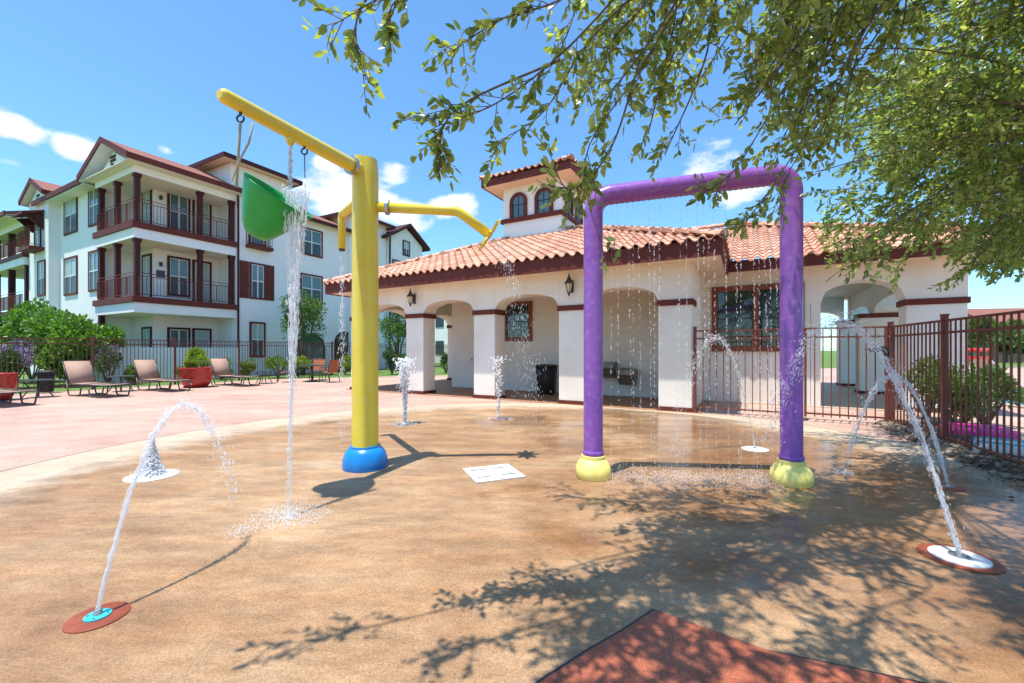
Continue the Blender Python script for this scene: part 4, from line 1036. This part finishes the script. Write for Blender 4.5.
# tower with hip roof
part('tower_wall', MB().box(-5.5,0-.002,4.0,7.1,EV-.2,11.25), WHT)
def hip(x0, x1, y0, y1, z, h, th=.22):
    m_ = MB(); d = min(x1-x0,y1-y0)/2; xm0, xm1 = x0+d, x1-d; ym0, ym1 = y0+d, y1-d
    m_.add([(x0,y0,z+th),(x1,y0,z+th),(x1,y1,z+th),(x0,y1,z+th),(xm0,ym0,z+th+h),(xm1,ym0 if ym1<ym0 else ym0,z+th+h),(xm1,ym1,z+th+h),(xm0,ym1,z+th+h)],
           [(0,1,5,4),(1,2,6,5),(2,3,7,6),(3,0,4,7),(4,5,6,7)])
    r = part('roof', m_, 'shingle')
    f_ = MB().box(x0,x1,y0,y0+.05,z,z+th).box(x0,x1,y1-.05,y1,z,z+th).box(x0,x0+.05,y0+.05,y1-.05,z,z+th).box(x1-.05,x1,y0+.05,y1-.05,z,z+th)
    f_.build('fascia', M['trim_dark'], r)
    MB().box(x0+.05,x1-.05,y0+.05,y1-.05,z+.08,z+.11).build('soffit', M['soffit'], r)
hip(-6.1,.62,3.35,7.7,11.2,.8)
# block beyond the tower
hip(-7,.55,7.3,13.4,EV-.35,1.3)
part('wall', MB().box(-9,.15,11.5,14.9,0,10.6), WHT); hip(-9.5,.7,11.0,15.3,10.5,1.0)
part('wall', MB().box(-7,.35,14.95,18.7,0,9.9), WHT)
m_ = MB().xprism([(14.95,9.9),(18.7,9.9),(16.85,11.0)], -7, .34); part('gable_wall', m_, WHT)
m_ = MB().xprism([(14.4,9.65),(16.85,11.1),(19.2,9.65),(19.2,9.87),(16.85,11.33),(14.4,9.87)], -7.2, .8); part('roof', m_, 'trim_dark')
awin('R', .35, 16.4,17.2, 9.0-.2,10.0, fm='trim_dark'); awin('R', .35, 15.3,16.6, 7.0,8.3)
aarch(apt, 12.6, .9, 7.2, 9.2, .15, 'trim_dark','glass')
part('downspout', MB().tube([(.5,14.95,9.9),(.42,15.0,9.3),(.40,15.0,0)], .06, 8), 'trim_dark')
part('awning', MB().xprism([(16.6,6.3),(18.2,6.3),(17.4,6.9)], .35, 1.2), 'trim_dark')
# bay with gable on the left wing
part('wall', MB().box(-13.0,-9.8,-.2,8,0,EV+.2), WHT)
gable_y(-13.3,-9.5,-.5,6,EV+.2,EV+1.15)
mb = MB().yprism([(-13.0,EV+.2),(-9.8,EV+.2),(-11.4,EV+1.05),(-13.0,EV+.2)],-.199,4); part('gable_wall', mb, WHT)
part('gable_vent', MB().box(-11.6,-11.2,-.24,-.2,EV+.45,EV+.55).box(-11.55,-11.35,-.26,-.2,EV+.25,EV+.35), 'trim_dark')
awin('L', -.2, -11.4,-10.2, D1+.9,D1+2.9)
# small bracketed roof and balcony on the bay
m_ = MB().xprism([(-1.05,8.75),(-.2,9.05),(-.2,9.17),(-1.05,8.87)], -12.2, -10.4); part('balcony_roof', m_, 'trim')
part('bracket', MB().xprism([(-.2,8.1),(-.3,8.1),(-.9,8.72),(-.2,8.98)], -10.62, -10.5), 'trim_dark')
part('bracket', MB().xprism([(-.2,8.1),(-.3,8.1),(-.9,8.72),(-.2,8.98)], -12.1, -12.0), 'trim_dark')
part('deck', MB().box(-12.2,-10.4,-.8,-.2,D2+.12,D2+.3), 'trim'); rail(-12.15,-.76,-10.45,-.76,D2+.3); rail(-10.45,-.76,-10.45,-.25,D2+.3)
awin('L', -.2, -11.9,-10.9, D2+.35,D2+2.2,'door', fm='trim_dark', n=1)
# left wing balconies
part('wall', MB().box(-21,-13.02,1.6,8,0,EV-.5), WHT)
for z in (D1, D2):
    part('deck_beam', MB().box(-21,-13.1,-.4,1.598,z-.42,z+.02), WHT); part('deck', MB().box(-21.05,-13.05,-.46,1.598,z+.021,z+.26), 'trim'); rail(-21,-.4,-13.2,-.4,z+.26)
    for x in (-13.3,-16.4,-19.5): part('balcony_post', MB().box(x-.14,x+.14,-.3,-.02,z+.26,(D2-.42 if z == D1 else EV-.75)), 'trim_dark')
    awin('L', 1.6, -15.6,-14.6, z+.9,z+2.4); awin('L', 1.6, -18.6,-17.2, z+.3,z+2.4,'door')
part('eave_beam', MB().box(-21,-13.05,-.4,1.598,EV-1.0,EV-.5), WHT)
shed(-21.3,-13.0,-1.1,5,EV-.55,EV+1.5); part('soffit', MB().box(-21.2,-13.1,-1.05,-.4,EV-.62,EV-.58), 'stucco_white')
part('patio_wall', MB().box(.25,.45,-1.2,BV,0,1.52).box(-4.2,.25,-1.2,-1.0,0,1.52), WHT)

# ------------------------------------------------------------------ poolside furniture
def make_chaise(label):
    e = empty('sun_lounger', (0,0,0), 0, label, 'sun lounger', 'sun loungers along the fence')
    fr = MB()
    for y in (-.32,.32):
        fr.tube([(-.62,y,.36),(1.25,y,.36)], .022, 8); fr.tube([(-.62,y,.36),(-.98,y,1.04)], .02, 8)
    for x in (-.6,.0,.7,1.25): fr.tube([(x,-.32,.36),(x,.32,.36)], .016, 8)
    fr.tube([(-.98,-.32,1.04),(-.98,.32,1.04)], .018, 8)
    fr.build('frame', M['frame'], e, True)
    for y in (-.32,.32):
        MB().tube(bend([(.45,y,.35),(.55,y,.02),(1.15,y,.02),(1.28,y,.35)], .07, 4), .02, 8).build('leg', M['frame'], e, True)
        MB().tube(bend([(-.75,y,.44),(-.62,y,.02),(-.0,y,.02),(.1,y,.35)], .07, 4), .02, 8).build('leg', M['frame'], e, True)
    m_ = MB(); n = 10
    for i in range(n+1):
        x = -.6+1.83*i/n; m_.v += [(x,-.30,.375-.02*math.sin(math.pi*i/n)),(x,.30,.375-.02*math.sin(math.pi*i/n))]
    m_.f = [(2*i,2*i+2,2*i+3,2*i+1) for i in range(n)]
    s = m_.build('seat_sling', M['sling'], e, True); s.modifiers.new('t','SOLIDIFY').thickness = .008
    b_ = MB().add([(-.6,-.30,.38),(-.6,.30,.38),(-.965,.30,1.04),(-.965,-.30,1.04),(-.77,-.30,.68),(-.77,.30,.68)], [(0,4,5,1),(4,3,2,5)])
    s = b_.build('back_sling', M['sling'], e, True); s.modifiers.new('t','SOLIDIFY').thickness = .008
    return e
def make_table(label, h=.52, r=.36):
    e = empty('side_table', (0,0,0), 0, label, 'side table', 'side tables between the loungers')
    MB().lathe([(r-.02,h-.03),(r,h-.02),(r,h),(r-.02,h+.005)], (0,0,0), 28).build('table_top', M['table'], e, True, auto=True)
    for k in range(4):
        a = math.pi/4+k*math.pi/2; c, s = math.cos(a), math.sin(a)
        MB().tube([(c*r*.8,s*r*.8,h-.03),(c*r*.45,s*r*.45,h*.5),(c*r*.85,s*r*.85,.01)], .017, 6).build('leg', M['frame'], e, True)
    return e
spots = [((-13.3,10.75), -20, 'brown sling lounger cut off by the left edge of the view'), ((-12.8,12.85), -22, 'brown sling lounger nearest the tall red fence post'),
         ((-12.25,14.6), -24, 'brown sling lounger just left of the big red bowl planter'), ((-11.1,16.7), -26, 'brown sling lounger just right of the big red bowl planter')]
ch = make_chaise('x')
for i, (p, rz, lab) in enumerate(spots):
    o = ch if i == 0 else copy_tree(ch)
    o.location = (p[0],p[1],.006); o.rotation_euler = (0,0,R(rz)); o['label'] = lab
tb = make_table('x')
for i, (px_, py_, lab) in enumerate([(38,397.5,'round side table in front of the litter bin at the far left'), (121,391.5,'round side table between the two left loungers'),
                         (204,387,'round side table standing before the red bowl planter'), (264,383.5,'round side table between the last lounger and the orange chairs')]):
    Y = 588/(py_-350); o = tb if i == 0 else copy_tree(tb); o.location = ((px_-512)/420*Y, Y, .006); o['label'] = lab
Y = 13.6; trash_can('dark litter bin by the fence behind the leftmost side table', (46-512)/420*Y, Y, .2, .66)
# dining set
def make_chair():
    e = empty('patio_chair', (0,0,0), 0, 'x', 'chair', 'rust sling chairs round the patio table')
    f_ = MB()
    for y in (-.27,.27): f_.tube([(.25,y,.45),(-.22,y,.42),(-.36,y,.98)], .018, 8); f_.tube([(-.1,y,.66),(.24,y,.64)], .018, 8)
    f_.tube([(-.36,-.27,.98),(-.36,.27,.98)], .016, 8); f_.build('frame', M['frame'], e, True)
    for y in (-.27,.27):
        MB().tube([(.24,y,.64),(.27,y,.01)], .017, 6).build('leg', M['frame'], e, True); MB().tube([(-.18,y,.66),(-.34,y,.01)], .017, 6).build('leg', M['frame'], e, True)
    b_ = MB().add([(.25,-.25,.455),(.25,.25,.455),(-.22,.25,.43),(-.22,-.25,.43)], [(0,1,2,3)]); s = b_.build('seat_sling', M['sling_orange'], e); s.modifiers.new('t','SOLIDIFY').thickness = .01
    b_ = MB().add([(-.22,-.25,.44),(-.22,.25,.44),(-.355,.25,.97),(-.355,-.25,.97)], [(0,1,2,3)]); s = b_.build('back_sling', M['sling_orange'], e); s.modifiers.new('t','SOLIDIFY').thickness = .01
    return e
Y = 18.6; tx = (312-512)/420*Y
t = empty('patio_table', (tx,Y,.006), 0, 'round dark patio table among the rust orange chairs', 'table')
MB().lathe([(.55,.70),(.57,.71),(.57,.73),(.55,.735)], (0,0,0), 32).build('table_top', M['table'], t, True, auto=True)
MB().tube([(0,0,.02),(0,0,.70)], .04, 10).build('pedestal', M['frame'], t, True); MB().lathe([(.28,0),(.28,.03),(.05,.06)], (0,0,0), 20).build('foot', M['frame'], t, True)
cc = make_chair()
for i, (dx, dy, rz, lab) in enumerate([(-.95,-.35,25,'rust sling patio chair left of the patio table'), (.95,-.45,155,'rust sling patio chair right of the patio table'), (-.2,.95,-80,'rust sling patio chair behind the patio table')]):
    o = cc if i == 0 else copy_tree(cc); o.location = (tx+dx,Y+dy,.006); o.rotation_euler = (0,0,R(rz)); o['label'] = lab
# red planters
def planter(label, x, y, r, h, plant=True):
    e = empty('red_planter', (x,y,.006), 0, label, 'planter', 'red glazed planters')
    MB().lathe([(r*.6,0),(r*.8,h*.2),(r*.97,h*.6),(r*.93,h*.88),(r*.98,h*.95),(r*1.0,h),(r*.88,h),(r*.82,h*.9)], (0,0,0), 36).build('bowl', M['bowl'], e, True)
    MB().lathe([(r*.5,h*.8),(r*.86,h*.9),(r*.4,h*.93)], (0,0,0), 24).build('soil', M['soil'], e, True)
    if plant: blob((0,0,h+r*.55), (r*.8,r*.8,r*.85), 2800, .07, M['lime_leaf'], 'shrub', e, 9)
planter('big red glazed bowl planter with a round green shrub', (196-512)/420*15.75, 15.75, .56, .74)
planter('red glazed urn cut off by the left edge of the view', (-4-512)/420*11.6, 11.6, .42, .75, False)

# ------------------------------------------------------------------ planting beyond the fence
def shrub(name, label, x, y, r, h, n, size, m, group=None, cat='shrub', lumps=8, stems=True, flower=None):
    e = empty(name, (x,y,0), 0, label, cat, group)
    blob((0,0,h*.55), (r,r,h*.5), n, size, M[m], 'foliage', e, lumps)
    if stems:
        s = MB()
        for k in range(6):
            a = k*1.05; s.tube([(0,0,0),(.3*r*math.cos(a),.3*r*math.sin(a),h*.35),(.6*r*math.cos(a),.6*r*math.sin(a),h*.7)], [.03,.02,.008], 5)
        s.build('stem', M['bark'], e)
    if flower: blob((0,0,h*.75), (r*.95,r*.95,h*.4), flower, size*.7, M['lavender'], 'flowers', e, lumps)
    return e
def at(px, Y): return ((px-512)/420*Y, Y)
x,y = at(72,16.6); shrub('garden_shrub', 'large bright green shrub behind the fence, left of the balconies', x,y, 1.55,2.9, 9500,.15,'bush_leaf', lumps=16)
x,y = at(32,18.0); shrub('garden_shrub', 'second tall green shrub at the left end of the apartments', x,y, 1.35,3.2, 6000,.15,'bush_leaf', lumps=12)
x,y = at(-6,18.5); shrub('garden_shrub', 'dark green shrub at the far left edge behind the lavender', x,y, 1.5,3.2, 6000,.15,'dark_leaf', lumps=12)
x,y = at(12,15.2); shrub('lavender_bush', 'pale lavender flowering bush behind the left end of the fence', x,y, .9,1.75, 3500,.08,'dark_leaf', flower=1900)
x,y = at(108,16.2); shrub('lavender_bush', 'small lavender flowering bush beside the large green shrub', x,y, .55,1.5, 1600,.07,'dark_leaf', flower=900)
for i, (px_, Y, r, h, m_) in enumerate([(135,17,.4,.8,'bush_leaf'),(183,18.2,.5,.75,'bush_leaf'),(222,19.6,.6,.95,'bush_leaf'),(245,20.2,.6,1.0,'bush_leaf'),(278,21.0,.75,1.25,'bush_leaf'),(298,21.5,.65,1.1,'lime_leaf'),(345,23.5,.55,1.1,'lime_leaf'),(370,25.5,.8,1.4,'bush_leaf')]):
    x,y = at(px_, Y); shrub('clipped_shrub', ['low green shrub behind the second lounger','low green shrub behind the red bowl planter','low green shrub just right of the red bowl planter','round green shrub behind the last lounger','larger round green shrub left of the orange chairs','yellow green shrub behind the patio table','yellow green shrub just left of the yellow post','green shrub seen behind the yellow post'][i],
        x,y, r,h, 2200,.07,m_,'low shrubs along the fence')
def small_tree(label, x, y, h, cr, n, tz=.45, m='tree_leaf', size=.11):
    e = empty('garden_tree', (x,y,0), 0, label, 'tree', 'young garden trees')
    t = MB()
    for k in range(4):
        a = k*1.6+.3; t.tube([(.05*math.cos(a),.05*math.sin(a),0),(.2*math.cos(a),.2*math.sin(a),h*tz*.8),(cr*.45*math.cos(a),cr*.45*math.sin(a),h*.72),(cr*.6*math.cos(a),cr*.6*math.sin(a),h*.9)], [.06,.045,.03,.01], 7)
    t.build('trunk', M['bark'], e, True)
    blob((0,0,h*.66), (cr,cr,h*.37), n, size, M[m], 'crown', e, 13)
x,y = at(303,23.0); small_tree('young crepe myrtle tree before the white apartment wall', x,y,4.7,1.5,5200)
x,y = at(398,28); small_tree('young tree seen through the arch beside the yellow post', x,y,4.6,1.6,6000)
x,y = at(372,33); small_tree('small tree in the far garden left of the arcade', x,y,4.2,1.6,4000)
for px_, Y, lab in ((392,24,'spiky green shrub seen through the first arch'),(404,25,'low dark shrub seen through the first arch, to the right'),(446,25.5,'low shrub seen through the second arch')):
    x,y = at(px_,Y); shrub('garden_shrub', lab, x,y,.6,1.1 if px_>400 else 1.7,1800,.09,'dark_leaf')
# neighbouring buildings seen through the arcade and to the right
far = empty('distant_building', (-4,44,0), R(-28), 'white far apartment wing seen through the arches', 'building')
MB().box(-6,9,0,8,0,8.5).build('wall', WHT, far)
for i in range(5):
    for z in (.9,3.9,6.3): MB().box(-5+i*2.9,-3.9+i*2.9,-.05,-.002,z,z+1.5).build('window', M['screen'], far)
MB().xprism([(-.6,8.5),(8.6,8.5),(4,10.5)], -6.5, 9.5).build('roof', M['shingle'], far)
for i, (x, y, w1, h) in enumerate([(63,60,20,3.6),(66,54,14,4.2),(96,76,30,4.5)]):
    e = empty('distant_building', (x,y,0), R(-20+10*i), ['low tan house far beyond the pool','tan house with a red roof at the far right','long tan house on the horizon beyond the pool'][i], 'building')
    MB().box(-w1/2,w1/2,-5,5,0,h).build('wall', M['tan_wall'], e); MB().xprism([(-6,h),(6,h),(0,h+2.6)], -w1/2-.6, w1/2+.6).build('roof', M['shingle'], e)
    [MB().box(-w1/2+1.5+k*3.4,-w1/2+2.9+k*3.4,-5.05,-5.002,1,2.4).build('window', M['screen'], e) for k in range(int(w1/3.6))]
for i in range(12):
    y = random.uniform(32,50); x = (915+13*i-512)/420*y; h = random.uniform(2.6,4.6)
    e = empty('distant_tree', (x,y,0), 0, 'green tree in the row far beyond the pool', 'tree', 'trees beyond the pool')
    MB().tube([(0,0,0),(.1,0,h*.5)], [.16,.1], 6).build('trunk', M['bark'], e); blob((0,0,h*.62), (h*.42,h*.42,h*.38), 1600, .28, M['dark_leaf' if i%2 else 'tree_leaf'], 'crown', e, 8)
e = empty('pool_slide', (26.0,23.7,0), R(20), 'red play slide on the far side of the pool', 'slide')
m_ = MB(); m_.box(-.6,.6,-.5,.5,.9,1.05)
for sx in (-.55,.55):
    for sy in (-.45,.45): m_.tube([(sx,sy,0),(sx,sy,1.5)], .06, 8)
m_.build('platform', M['redslide'], e); MB().box(-.6,.6,-.5,.5,1.3,1.5).build('canopy', M['redslide'], e, bevel=.1)
MB().add([(.6,-.4,1.0),(.6,.4,1.0),(2.3,.4,.15),(2.3,-.4,.15),(.6,-.4,.9),(.6,.4,.9),(2.3,.4,.05),(2.3,-.4,.05)], [(0,3,2,1),(4,5,6,7),(0,1,5,4),(3,7,6,2),(0,4,7,3),(1,2,6,5)]).build('chute', M['white'], e)
for i,(px_,Y,r,h,lab) in enumerate([(925,8.4,.7,1.25,'leafy shrub just behind the right fence, by the gate'),(958,7.2,.8,1.15,'leafy shrub behind the right fence in the middle of the bed'),(985,7.6,.75,1.2,'leafy shrub behind the right fence beside the pool floats')]):
    x,y = at(px_,Y); shrub('fence_shrub', lab, x,y,r*.85,h,1900,.075,'tree_leaf','shrubs behind the right fence',lumps=10)
# pool floats lying beyond the fence
def floatie(label, x, y, rz, m1, m2, L_=.95, W_=.45):
    e = empty('pool_float', (x,y,.0), R(rz), label, 'pool float', 'inflatable pool floats')
    for k in range(4):
        m_ = MB().tube([(-L_,(k-1.5)*W_/2,.12),(-L_*.9,(k-1.5)*W_/2,.12),(L_*.9,(k-1.5)*W_/2,.12),(L_,(k-1.5)*W_/2,.12)], [.03,.105,.105,.03], 10)
        m_.build('air_tube', M[m1 if k%2 else m2], e, True)
floatie('pink inflatable pool float lying behind the right fence', 7.2,6.5,150,'pink','pink',.36,.34)
floatie('teal and white inflatable pool float beside the pink one', 6.5,5.2,-45,'teal','white',.55,.4)

# ------------------------------------------------------------------ the oak over the pad
def inpoly(x, y, poly):
    c = False; n = len(poly); j = n-1
    for i in range(n):
        if (poly[i][1] > y) != (poly[j][1] > y) and x < (poly[j][0]-poly[i][0])*(y-poly[i][1])/(poly[j][1]-poly[i][1])+poly[i][0]: c = not c
        j = i
    return c
CROWN = [(425,-40),(455,50),(500,95),(520,125),(556,172),(575,215),(590,270),(628,270),(650,200),(690,165),(735,185),(770,225),(800,190),(812,250),(835,285),(900,300),(980,290),(1060,285),(1060,-40)]
def ok(p, poly=CROWN):
    if p[1] < .25: return True
    x, y = proj(p)
    if y < -6 or x > 1040: return True
    return inpoly(x, y, poly)
oak = empty('oak_tree', (6.4,3.9,0), 0, 'spreading oak whose leafy branches hang over the splash pad from the right', 'tree')
OB = Vector((6.4,3.9,0))
trunk = MB(); hub = Vector((6.0,3.7,4.4))
trunk.tube([OB, OB+Vector((-.05,0,1.4)), OB+Vector((-.15,-.05,2.6)), hub, Vector((5.6,3.5,5.6))], [.32,.25,.22,.17,.1], 14)
LPs = []; LDs = []; LS = []; LP2 = []; LD2 = []; LS2 = []
limbs = MB(); twigs = MB()
def twig(base, d, ln, leafsz, far=False, check=True):
    n = max(5,int(ln/.024)); p = Vector(base); d = Vector(d).normalized(); pts = [p.copy()]
    LPl, LDl, LSl = (LP2,LD2,LS2) if far else (LPs,LDs,LS)
    tmp = []
    for i in range(n):
        p = p + d*(ln/n); d = (d+Vector((random.gauss(0,.09),random.gauss(0,.09),random.gauss(0,.08)-.025))).normalized()
        if i%2: pts.append(p.copy())
        if i > 0:
            side = Vector((random.gauss(0,1),random.gauss(0,1),random.gauss(0,1))); side = (side-d*side.dot(d)).normalized()
            tmp.append((tuple(p), tuple((d*.75+side*.8+Vector((0,0,-.12))).normalized())))
    if check and (not ok(p) or not ok(base)): return False
    for q, dd in tmp: LPl.append(q); LDl.append(dd); LSl.append(leafsz)
    twigs.tube(pts, [.0028*(1-.6*i/len(pts)) for i in range(len(pts))], 3, False)
    return True
def bough(A, B, sag, r, ntw, leafsz, tl=(.2,.42), frm=.35, far=False, check=True):
    A = Vector(A); B = Vector(B); mid = A.lerp(B,.5)+Vector((random.gauss(0,.15),random.gauss(0,.15),sag)); q = A.lerp(B,.78)+Vector((random.gauss(0,.06),random.gauss(0,.06),sag*.6))
    pts = curve_pts([A,mid,q,B], 16)
    limbs.tube(pts, [r*(1-.85*i/16)+.003 for i in range(17)], 6)
    dirn = (B-A).normalized()
    for k in range(ntw):
        t = frm+(1-frm)*random.random()**.85; i = min(int(t*16),15); p = pts[i].lerp(pts[i+1], t*16-i)
        tg = (pts[i+1]-pts[i]).normalized()
        d = tg*.75+Vector((random.gauss(-.1,.6),random.gauss(0,.6),random.gauss(0,.5)))
        ln = random.uniform(*tl)
        if twig(p, d, ln, leafsz, far, check) and random.random() < .7:
            pp = p+d.normalized()*ln*.45; twig(pp, d.normalized()+Vector((random.gauss(0,.7),random.gauss(0,.7),random.gauss(-.1,.5))), ln*.6, leafsz, far, check)
# main limbs from hub
nodes = [W(1120,-120,3.6), W(950,-150,3.0), W(800,-160,2.6), W(1080,30,4.3)]
ends = []
for q in nodes: limbs.tube(curve_pts([hub, hub.lerp(q,.5)+Vector((0,0,.25)), q], 12), [.055-.03*i/12 for i in range(13)], 9)
nodes += [W(1110,150,4.6), W(1130,-20,5.0)]
def near_node(p): return min(nodes+[hub], key=lambda q: (q-p).length+1.6*abs(q.z-p.z)+(3 if q.x < p.x+.5 else 0))
random.seed(21)
cnt = 0
while cnt < 78:
    px = random.uniform(560,1030); py = random.uniform(-30,285)
    if not inpoly(px,py,CROWN): continue
    if px < 800 and py > 130 and random.random() < .7: continue
    if px < 700 and random.random() < .35: continue
    Y = 2.0+(px-430)/600*1.6+random.uniform(-.3,1.1)
    B = W(px,py,Y); A = near_node(B)
    bough(A, B, .25, .007, 16, .060, (.15,.36), .25); cnt += 1
# hand-placed sprays that give the outline its reaching tips
for pts in ([(640,-30,2.3),(560,55,2.1),(478,112,2.0),(398,118,2.0)], [(700,-30,2.5),(640,70,2.3),(585,160,2.2),(606,262,2.2)], [(620,-40,2.2),(560,0,2.1),(500,20,2.0),(452,52,2.0)],
            [(660,-30,2.4),(590,40,2.2),(545,110,2.15),(502,140,2.1)], [(480,-70,1.9),(420,-30,1.85),(375,0,1.85),(332,26,1.85)], [(400,-30,1.9),(362,5,1.85),(356,45,1.85),(366,80,1.85)],
            [(470,-50,1.9),(440,-15,1.9),(395,2,1.9),(390,28,1.9)], [(560,60,2.1),(470,100,2.0),(442,130,2.0),(438,166,2.0)], [(860,-20,3.0),(790,80,2.8),(735,170,2.7),(700,192,2.7)], [(880,0,3.0),(820,110,2.8),(770,190,2.8),(742,226,2.8)],
            [(640,60,2.3),(610,150,2.2),(570,190,2.2),(548,150,2.2)], [(900,0,3.2),(840,90,3.0),(790,170,3.0),(770,220,3.0)]):
    C = curve_pts([W(*p) for p in pts], 18)
    limbs.tube(C, [.0065-.0048*i/18 for i in range(19)], 5)
    for k in range(24 if pts[0][0] > 480 else 12):
        t = .25+.75*random.random() if pts[0][0] > 480 else .45+.55*random.random(); i = min(int(t*18),17); p = C[i].lerp(C[i+1], t*18-i); tg = (C[i+1]-C[i]).normalized()
        twig(p, tg+Vector((random.gauss(0,.45),random.gauss(0,.4),random.gauss(-.1,.4))), random.uniform(.08,.2), .056, False, False)
# farther side of the crown, beyond the fence corner
hub2 = Vector((7.6,5.6,4.6)); limbs.tube(curve_pts([Vector((6.3,3.85,2.8)), Vector((6.9,4.6,4.0)), hub2], 10), [.16-.06*i/10 for i in range(11)], 9)
FAR = [(735,120),(775,165),(806,180),(812,240),(825,285),(870,262),(905,300),(960,285),(1024,300),(1080,300),(1080,60),(960,60),(850,80)]
cnt = 0
while cnt < 70:
    px = random.uniform(740,1075); py = random.uniform(70,298)
    if not inpoly(px,py,FAR): continue
    Y = random.uniform(4.0,6.3); B = W(px,py,Y)
    if px < 830 and random.random() < .35: continue
    A = hub2.lerp(hub, random.uniform(0,.7))+Vector((random.gauss(0,.3),random.gauss(0,.3),random.gauss(0,.3)))
    bough(A, B, .3, .008, 17, .062, (.25,.55), .35, True); cnt += 1
# canopy above the picture that throws the dappled shade
cnt = 0
while cnt < 64:
    S = (random.uniform(-.9,6.0), random.uniform(1.2,5.4)); z = random.uniform(2.9,4.9)
    # ground position of its shadow
    if S[0] < .2 and random.random() < .75: continue
    if S[1] > 3.9+.22*S[0]: continue
    B = Vector((S[0]-.165*z, S[1]-.17*z, z))
    if B.y > .3:
        x, y = proj(B)
        if -20 < x < 1044 and y > -60: continue
    A = near_node(B)+Vector((0,0,.4)); bough(A, B, .35, .009, 18, .062, (.3,.55), .4); cnt += 1
for tx_ in ((-1.0,2.0),(-.3,1.95),(.1,2.5)):
    z = 3.3; B = Vector((tx_[0]-.165*z, tx_[1]-.17*z, z)); bough(near_node(B), B, .2, .008, 8, .055, (.2,.3), .8)
trunk.build('trunk', M['bark'], oak, True)
for mbx, nm in ((limbs,'limbs'),(twigs,'twigs')):
    o = mbx.build(nm, M['bark'] if nm == 'limbs' else M['twig'], oak, True)
lo = leaves('crown', LPs, LDs, np.array(LS), M['oak_leaf'], oak, .46)
l2 = leaves('far_crown', LP2, LD2, np.array(LS2), M['oak_leaf2'], oak, .45)
trunk = None
for o in kids(oak): o.location = -OB
print('leaves', len(LPs), len(LP2))
